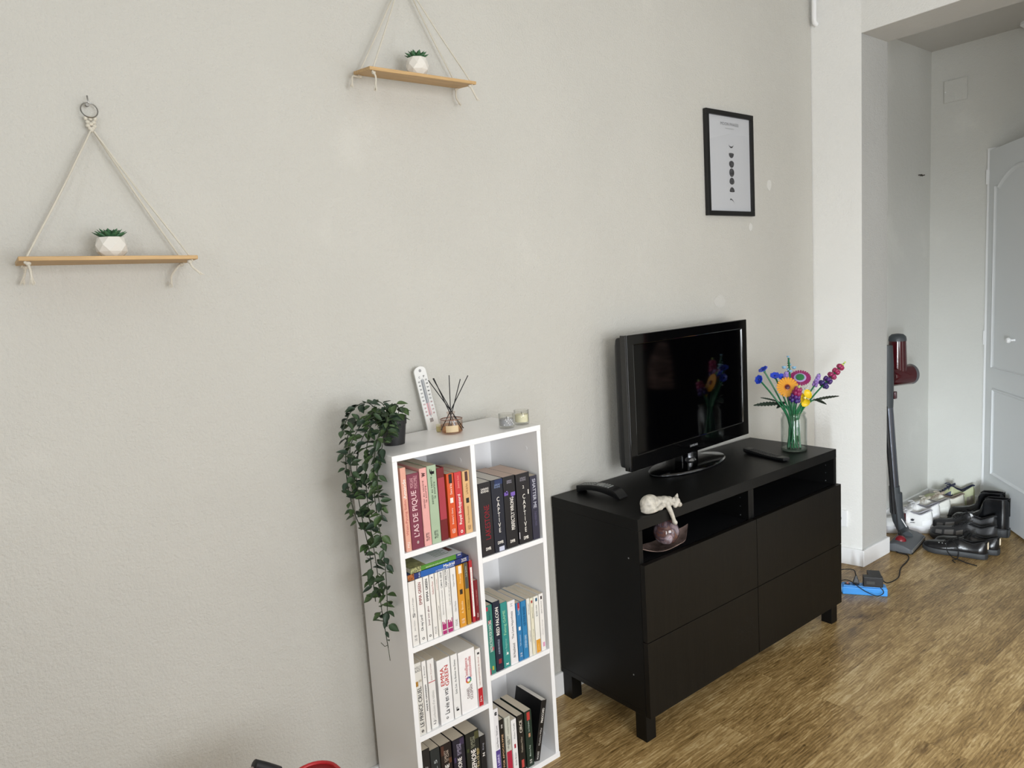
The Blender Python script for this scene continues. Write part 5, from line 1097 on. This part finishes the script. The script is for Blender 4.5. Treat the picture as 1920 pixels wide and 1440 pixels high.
# ------------------------------------------------------------------ shoes
def lerp(tab, s):
    for (a, b), (c, d_) in zip(tab, tab[1:]):
        if s <= c: return b+(d_-b)*((s-a)/(c-a) if c > a else 0)
    return tab[-1][1]
def shoe(label, heel, yaw, L_=.285, W=.1, H_=.095, c_up='E8E8E8', c_sole='F0F0F2', c_in='B8B8C0', c_lace='E8E8E8', c_tongue=None, group=None, st=.028, patches=(), tab=None, boot=False, lace_loops=True, tilt=(0, 0), z0=0, rough=.5, kind='sneaker', bump=.2, stripes=None, tread=False):
    heel = Vector(heel); t = thing(kind, label, 'boot' if boot else 'shoe', (heel.x, heel.y, z0), (tilt[0], tilt[1], yaw), group)
    def S(mb, name, m, **k): return mb.build(name, m, t, world=False, **k)
    wt = [(0, .30), (.03, .62), (.1, .76), (.3, .74), (.5, .84), (.68, 1), (.8, .97), (.9, .8), (.96, .56), (1, .18)]
    if boot: ht = [(0, .9), (.02, 1), (.36, .98), (.42, .92), (.5, .52), (.6, .42), (.75, .36), (.9, .33), (.97, .22), (1, .12)]
    else: ht = [(0, .82), (.03, .98), (.1, .88), (.22, .70), (.34, .80), (.42, .94), (.5, .82), (.6, .62), (.75, .5), (.88, .46), (.96, .34), (1, .16)]
    dt = [(0, .0), (.02, .6), (.08, .8), (.36, .8), (.44, .25), (.48, 0), (1, 0)]
    N_ = 30; rings = []; srings = []
    for i in range(N_+1):
        s = i/N_; s = s if 0 < s < 1 else s; x = s*L_; w_ = W/2*lerp(wt, s); h = st+(H_-st)*lerp(ht, s); dp = lerp(dt, s)*(h-st)
        tw = .34 if not boot or s > .45 else .62
        top = w_*(.62 if s < .45 else .38)
        if boot and s < .45: top = w_*.86
        zi = h-dp
        ww = w_*1.03; rg_ = []
        hh = h-st
        if boot and s < .5: ww *= .93; pin = .84 if s > .02 else 1
        else: pin = 1
        for q in ((-ww*.9, st-.006), (-ww*1.03, st+hh*.18), (-ww*.98*pin, st+hh*.45), (-(ww*.5+top*.5)*(pin+1)/2, st+hh*.75), (-top, h-.001), (-top*.86, h), (-top*.8, max(zi, h-.006 if dp > .006 else zi)), (-top*.78, zi), (0, zi+(0 if dp > .002 else .003)), (top*.78, zi), (top*.8, max(zi, h-.006 if dp > .006 else zi)), (top*.86, h), (top, h-.001), ((ww*.5+top*.5)*(pin+1)/2, st+hh*.75), (ww*.98*pin, st+hh*.45), (ww*1.03, st+hh*.18), (ww*.9, st-.006)):
            rg_.append(Vector((x, q[0], q[1])))
        rings.append(rg_)
        e = .004 if 0 < i < N_ else 0
        tr = .0 if s < .75 else ((s-.75)/.25)**2*.012
        hx = (w_+.004)*1.05; zb_ = .001+tr; zt_ = st+.003+tr*.3
        srings.append([Vector((x*1.02-.003, -hx*.94, zb_)), Vector((x*1.02-.003, hx*.94, zb_)), Vector((x*1.02-.003, hx*1.02, (zb_+zt_)/2)), Vector((x*1.02-.003, hx*.97, zt_)), Vector((x*1.02-.003, -hx*.97, zt_)), Vector((x*1.02-.003, -hx*1.02, (zb_+zt_)/2))])
    upp = S(MB().loft(rings), 'upper', mat('shoe_'+c_up, c_up, rough, bump=bump, bscale=260, var=.08, vscale=14), smooth=True)
    S(MB().loft(srings), 'sole', mat('sole_'+c_sole, c_sole, .6, bump=.2, bscale=120), smooth=True, bevel=.0015)
    li = MB()
    for i in range(2, 13):
        s = i/N_; li.add([], [])
    S(MB().lathe([(W*.20, 0), (W*.2, .0025)], (.17*L_, 0, st+.006), 20, sx=1.8), 'insole', mat('lining_'+c_in, c_in, .8))
    # padded collar ring
    col = []
    for a in [2*math.pi*k/26 for k in range(27)]:
        s = .205+.20*math.cos(a); w_ = W/2*lerp(wt, s)*(.62 if not boot else .86)*.93; h = st+(H_-st)*lerp(ht, max(0.03, s)); col.append(Vector((s*L_, w_*math.sin(a)*(.9 if abs(math.cos(a)) < .9 else .9), h-.001)))
    S(MB().tube(col, .0042 if not boot else .003, 8), 'collar', mat('lining_'+c_in), smooth=True)
    tz = st+(H_-st)*(.95 if not boot else .9)
    tg = [[Vector((L_*(.355+.25*k/7), y_*W*(.19-.03*(1-k/7)), st+(H_-st)*(lerp(ht, max(.42, .355+.25*k/7)))+.004+.012*max(0, 1-k/2.2)-.006*y_*y_)) for y_ in (-1, -.5, 0, .5, 1)] for k in range(8)]
    tg = [r+[p-Vector((0, 0, .004)) for p in reversed(r)] for r in tg]
    if not boot: S(MB().loft(tg), 'tongue', mat('shoe_'+(c_tongue or c_up), c_tongue or c_up, rough), smooth=True)
    lc = MB()
    for k in range(5):
        s = .44+.045*k; h = st+(H_-st)*lerp(ht, s)+.0045; w_ = W/2*lerp(wt, s)*.42; s2 = s+.03; h2 = st+(H_-st)*lerp(ht, s2)+.0045
        if boot: s = .42+.02*k; h = st+(H_-st)*(.85-.12*k); h2 = h-.012; s2 = s+.012; w_ = W*.17
        lc.tube([(s*L_, -w_, h-.002), (s*L_+.002, 0, h+.002), (s2*L_, w_, h2-.002)], .0019, 6).tube([(s*L_, w_, h-.002), (s*L_+.002, 0, h+.0025), (s2*L_, -w_, h2-.002)], .0019, 6)
    s = .43; h = st+(H_-st)*lerp(ht, s)+.006
    if lace_loops and not boot:
        for sg in (-1, 1):
            lc.tube(spline([(s*L_, 0, h), (s*L_+.012, sg*.016, h+.006), (s*L_+.03, sg*.026, h-.002), (s*L_+.018, sg*.012, h+.001), (s*L_, 0, h+.001)], 5), .0016, 6)
            lc.tube(spline([(s*L_, 0, h), (s*L_+.01, sg*.03, h-.006), (s*L_+.02, sg*.046, h-.022)], 5), .0016, 6)
    S(lc, 'laces', mat('lace_'+c_lace, c_lace, .8), smooth=True, kind='stuff')
    for (s0, s1, z0_, z1_, side, pc_) in patches:
        rg_ = []
        for k in range(7):
            s = s0+(s1-s0)*k/6; w_ = W/2*lerp(wt, s)*1.03; hh = (st+(H_-st)*lerp(ht, s))-st
            def side_y(q): return w_*(1.03-.05*q) if q < .45 else w_*(1.0-.35*(q-.45)/.4)
            rg_.append([Vector((s*L_, side*(side_y(q)+.0012), st+hh*q)) for q in (z0_, (z0_+z1_)/2, z1_)])
        for r in rg_: r += [p-Vector((0, side*.0015, 0)) for p in reversed(r[:3])]
        MB().loft(rg_).build('side_panel', mat('shoe_'+pc_, pc_, .5), upp, world=False, smooth=True)
    if tab:
        w_ = .010; S(MB().box((-.0055, -w_, st+(H_-st)*.38), (-.0005 if not boot else .0, w_, st+(H_-st)*.92)), 'heel_tab', mat('tab_'+tab, tab, .5), bevel=.001)
    if boot:
        S(MB().box((.005, -W*.36, .001), (.075, W*.36, st+.006)), 'heel_block', mat('sole_'+c_sole), bevel=.003)
        for k in range(6):
            S(MB().box((-.0035, -W*.30+k*W*.1, .002), (.003, -W*.30+k*W*.1+W*.06, st)), 'tread_lug', mat('sole_'+c_sole))
        S(MB().box((-.004, -.009, H_*.55), (.0, .009, H_+.006)), 'heel_pull', mat('shoe_'+c_up))
    return t
R_ = math.radians
GS = 'pairs of shoes kicked off by the hallway wall'
yw = R_(126)
s1 = shoe('clean white leather sneaker with a dark trefoil print, nearest the vacuum head', (2.548, -.262), yw, .285, .094, .125, 'EDEDEC', 'ECECF0', 'B4B4BC', 'E6E6EA', group=GS, st=.036, tab=None, patches=[(.42, .62, .3, .75, 1, 'F2F2F2'), (.02, .2, .15, .5, 1, 'F4F4F6')], stripes=1)
# dark leaf-like mark and lettering on its outer side (local +y faces the room here)
def mark_on(t, s, z, L_, W, polys, c_):
    for poly in polys:
        vs_ = [Vector((s*L_+x, W, z+y)) for x, y in poly]; k = len(vs_); vs_ += [v-Vector((0, .002, 0)) for v in vs_]
        MB().add(vs_, [tuple(range(k)), tuple(range(2*k-1, k-1, -1))]+[(i, (i+1) % k, k+(i+1) % k, k+i) for i in range(k)]).build('side_mark', mat('mark_'+c_, c_, .5), t, world=False)
def leafpoly(cx_, cz, a, l, w_): return [(cx_+math.sin(a)*l*s+math.cos(a)*w_*q, cz+math.cos(a)*l*s-math.sin(a)*w_*q) for s, q in ((0, 0), (.35, -1), (.75, -.8), (1, 0), (.75, .8), (.35, 1))]
mark_on(s1, .38, .074, .285, .0455, [leafpoly(0, 0, -.75, .013, .0035), leafpoly(0, 0, 0, .014, .0035), leafpoly(0, 0, .75, .013, .0035)], '2A2C34')
MW_s = MW[s1.name]
text('adidas', MW_s @ Vector((.38*.285, .0475, .066)), MW_s.to_3x3() @ -X, MW_s.to_3x3() @ Z, .024, .0065, ink('4A4C54'), s1, 'side_lettering', .02)
shoe('clean white sneaker with a speckled insole, second from the vacuum', (2.672, -.252), R_(124), .285, .094, .135, 'EAEAE9', 'ECECF0', '9A9AA2', 'E6E6EA', group=GS, st=.036, patches=[(.02, .2, .15, .5, 1, 'F4F4F6')])
shoe('off white sneaker with grey padded collar, third from the vacuum', (2.795, -.262), R_(122), .285, .094, .135, 'DEDDD6', 'E2E2DE', '9C9A98', 'D8D2C8', group=GS, st=.036, c_tongue='C8C0B0', patches=[(.05, .3, .2, .6, 1, 'E6E6E0')])
shoe('cream sneaker with taupe lining and untied laces, fourth from the vacuum', (2.915, -.292), R_(120), .285, .096, .14, 'DAD8CC', 'D0CEC0', '8A7C70', 'CFC4B4', group=GS, st=.038, c_tongue='B8A898', patches=[(.02, .25, .15, .55, 1, 'C9C5B4'), (.3, .5, .2, .6, 1, 'E4E2DA')])
shoe('lime and navy running shoe propped at the back against the far wall', (3.03, -.305), R_(118), .275, .094, .168, 'B9BD96', '7C7A76', '1E2440', '2A3050', group=GS, st=.038, c_tongue='1E2440', patches=[(.02, .16, .1, .6, 1, '8A8278'), (.2, .4, .15, .5, 1, 'D6DAA0'), (.42, .6, .2, .8, 1, '242C50')], tilt=(0, 0))
yb = R_(140)
GB = 'black lace up boots by the open door'
shoe('shiny black ankle boot with a chunky heel, nearer the camera by the door', (2.716, -.578), R_(100), .268, .098, .205, '0F1012', '26282A', '141416', '101012', group=GB, st=.04, boot=True, rough=.2, kind='ankle_boot', tab=None, bump=.06)
shoe('shiny black ankle boot half hidden behind its twin', (2.820, -.522), R_(100), .268, .098, .205, '0F1012', '26282A', '141416', '101012', group=GB, st=.04, boot=True, rough=.24, kind='ankle_boot', bump=.06)
GR = 'charcoal running shoes in the middle of the pile'
shoe('charcoal running shoe with grey mesh windows, in front of its twin', (2.512, -.585), R_(100), .30, .093, .115, '2C2C2E', '3C3C3C', '1C1C1E', '18181A', group=GR, st=.03, patches=[(.62, .76, .35, .8, 1, '6A6866'), (.80, .9, .3, .75, 1, '5E5C5A'), (.48, .58, .3, .65, 1, '726E6A'), (.3, .4, .2, .5, 1, '55524F'), (.05, .3, .15, .3, 1, '4A4A4A')], z0=0)
shoe('charcoal running shoe with a white size sticker inside, behind its twin', (2.612, -.552), R_(100), .30, .093, .135, '29292B', '3C3C3C', '222224', '18181A', group=GR, st=.03, patches=[(.62, .76, .35, .8, 1, '6A6866'), (.8, .9, .3, .7, 1, '5E5C5A')], z0=0)
sk = thing('paper_sticker', 'white paper tag tucked in the charcoal running shoe', 'tag', (2.58, -.45, .1))
MB().add([(2.567, -.455, .098), (2.594, -.462, .098), (2.584, -.447, .128), (2.572, -.44, .135)], [(0, 1, 2, 3)]).add([(2.567, -.454, .098), (2.594, -.461, .098), (2.584, -.446, .128), (2.572, -.439, .135)], [(3, 2, 1, 0)]).build('tag_paper', mat('petal_white'), sk)
GG = 'black leather trainers in front of the pile'
g1 = shoe('black quilted leather trainer with a tan heel tab, frontmost of all shoes', (2.318, -.607), R_(103), .28, .092, .088, '141416', '303234', '0E0E10', '0E0E10', group=GG, st=.026, tab='D8C8AC', rough=.28, lace_loops=False)
shoe('black quilted leather trainer with a tan heel tab, beside the frontmost one', (2.416, -.628), R_(103), .28, .092, .088, '141416', '303234', '0E0E10', '0E0E10', group=GG, st=.026, tab='D8C8AC', rough=.28, lace_loops=True)
gm = MB(); Mg = MW[g1.name]
gm.tube(spline([Mg @ Vector((.16, .0, .075)), Mg @ Vector((.14, .04, .075)), Mg @ Vector((.12, .058, .05)), Mg @ Vector((.115, .066, .02)), Mg @ Vector((.12, .085, .004)), Mg @ Vector((.135, .11, .0035)), Mg @ Vector((.12, .14, .0035))], 6), .0024, 6)
gm.tube(spline([Mg @ Vector((.155, .0, .078)), Mg @ Vector((.17, .045, .07)), Mg @ Vector((.165, .06, .03)), Mg @ Vector((.14, .075, .006)), Mg @ Vector((.11, .09, .0035)), Mg @ Vector((.07, .12, .0035)), Mg @ Vector((.03, .135, .0035))], 6), .0024, 6)
gm.build('trailing_laces', mat('lace_0E0E10', '0E0E10', .8), g1, smooth=True)
for sx_, sy_ in ((.175, .036), (.19, .033), (.205, .031)):
    MB().lathe([(.0028, 0), (.0028, .0015)], M=Mg @ Matrix.Translation((sx_, sy_, .058)) @ Matrix.Rotation(-1.0, 4, 'X'), n=12).build('eyelet', M_pin, g1)

# ------------------------------------------------------------------ red folding chair at the lower edge
ch = thing('folding_chair', 'red padded folding chair with thin metal frame, mostly below the picture', 'chair', (-1.28, -.62, 0))
CM = Matrix.Translation((-1.1, -.44, 0)) @ Matrix.Rotation(R_(-38), 4, 'Z')
M_red = mat('red_vinyl', 'B8272C', .4, bump=.1, bscale=200); M_redd = mat('red_vinyl_dark', '9A2226', .45, bump=.1, bscale=200)
def rrect(w_, d_, r, n=8):
    out = []
    for cx_, cy_, a0 in ((w_/2-r, d_/2-r, 0), (-w_/2+r, d_/2-r, 90), (-w_/2+r, -d_/2+r, 180), (w_/2-r, -d_/2+r, 270)):
        for i in range(n+1):
            a = math.radians(a0+90*i/n); out.append((cx_+r*math.cos(a), cy_+r*math.sin(a)))
    return out
SC = (-1.195, -.557)
CM = Matrix.Translation((SC[0], SC[1], 0)) @ Matrix.Rotation(R_(4), 4, 'Z')
rr = []
for z, sh_ in ((.425, .93), (.43, 1), (.452, 1), (.457, .97)):
    rr.append([CM @ Vector((x*sh_, y*sh_, z)) for x, y in rrect(.30, .30, .05)])
MB().loft(rr).build('seat', M_redd, ch, smooth=True)
MB().tube([CM @ Vector((x*.985, y*.985, .457)) for x, y in rrect(.30, .30, .05)+[rrect(.30, .30, .05)[0]]], .0045, 8).build('seat_piping', M_red, ch, smooth=True)
M_tb = mat('pinkish_steel', 'B8A8A8', .3, .8)
for sx in (-.13, .13):
    a = CM @ Vector((sx, -.12, .422)); b = CM @ Vector((sx*1.1, -.2, .008)); MB().tube([a, b], .009, 12).build('leg', M_tb, ch, smooth=True)
    a = CM @ Vector((sx, .10, .422)); b = CM @ Vector((sx*1.1, .18, .008)); MB().tube([a, b], .009, 12).build('leg', M_tb, ch, smooth=True)
MB().tube([CM @ Vector((-.13, -.12, .418)), CM @ Vector((.13, -.12, .418))], .008, 10).tube([CM @ Vector((-.13, .1, .418)), CM @ Vector((.13, .1, .418))], .008, 10).build('seat_rail', M_tb, ch, smooth=True)

MB().tube(spline([(-1.207, -.402, .503), (-1.235, -.408, .505), (-1.275, -.43, .485), (-1.30, -.46, .43), (-1.29, -.50, .415)], 6), .007, 10).build('arm_tube', M_tb, ch, smooth=True)
MB().tube([(-1.212, -.40, .5135), (-1.2105, -.40, .5125), (-1.19, -.40, .496), (-1.162, -.40, .472)], [.006, .011, .0115, .0115], 14).build('rubber_tip', M_blk, ch, smooth=True)

# ------------------------------------------------------------------ clothes hung deeper in the hall (they show as reflections in the screen)
M_kn = mat('striped_knit', 'C8A8A0', .95, var=.8, vscale=26, stretch=(.3, .3, 3), bump=.6, bscale=200); M_rc = mat('red_coat', 'A01E30', .9, bump=.4, bscale=90); M_bg = mat('beige_coat', 'A89084', .9, bump=.4, bscale=60)
t = thing('backdrop', 'tall dark cabinet added behind the hung clothes to darken the screen reflection, out of frame', 'backdrop', (2.9, -2.0, 0))  # unseen dark body added so the screen has something black to reflect
M_wd = mat('dark_backdrop', '0E0D0C', .7, spec=.2)
MB().box((2.84, -2.85, .0005), (3.085, -1.2, 2.45)).build('body', M_wd, t, bevel=.002)
for a in (-2.845, -2.295, -1.745): MB().box((2.82, a, .06), (2.8395, a+.54, 2.43)).build('door', M_wd, t, bevel=.002)
def garment(label, y, z, m, w_, h, seed):
    t = thing('hanging_garment', label, 'garment', (2.81, y, z), group='clothes hung on the hall wardrobe')
    rings = []
    for j in range(9):
        s = j/8; rg_ = []; ww = w_*(.4+.6*min(1, s*2.2)); dd = .03+.03*min(1, s*2)
        for i in range(24):
            a = 2*math.pi*i/24; f2 = 1+.12*math.sin(5*a+seed)*s+.07*math.sin(9*a+2*seed)*s
            rg_.append(Vector((2.812-dd-math.cos(a)*dd*.95*f2, y+math.sin(a)*ww/2*f2, z-h*s)))
        for p in rg_: p.x = min(p.x, 2.816)
        rings.append(rg_)
    MB().loft(rings).build('draped_cloth', m, t, smooth=True)
    MB().tube([(2.82, y, z+.02), (2.79, y, z+.015), (2.785, y, z+.03)], .005, 8).build('hook', M_steel, t)
garment('striped knit jumper hung on the hall wardrobe, out of frame', -1.66, 1.02, M_kn, .20, .34, 1)
garment('beige coat hung on the hall wardrobe, out of frame', -1.92, .92, M_bg, .22, .55, 2)
garment('dark red coat hung on the hall wardrobe, out of frame', -1.90, 1.16, M_rc, .20, .2, 3)

# ------------------------------------------------------------------ unseen cabinet block added to shade the lower wall and bookcase side
t = thing('shading_block', 'chest high dark block added to shade the lower wall, out of frame', 'shading_block', (-2.5, -1.3, 0))
MB().box((-2.75, -2.3, .06), (-2.3, -.3, 1.25)).build('body', mat('walnut', '5A4636', .5), t, bevel=.003)
for a in (-2.29, -1.63, -.97): MB().box((-2.2995, a, .08), (-2.28, a+.65, 1.22)).build('door', mat('walnut'), t, bevel=.002)
for a, b in ((-2.72, -2.27), (-2.37, -2.27), (-2.72, -.37), (-2.37, -.37)): MB().box((a, b, .0005), (a+.04, b+.04, .06)).build('leg', mat('walnut'), t)
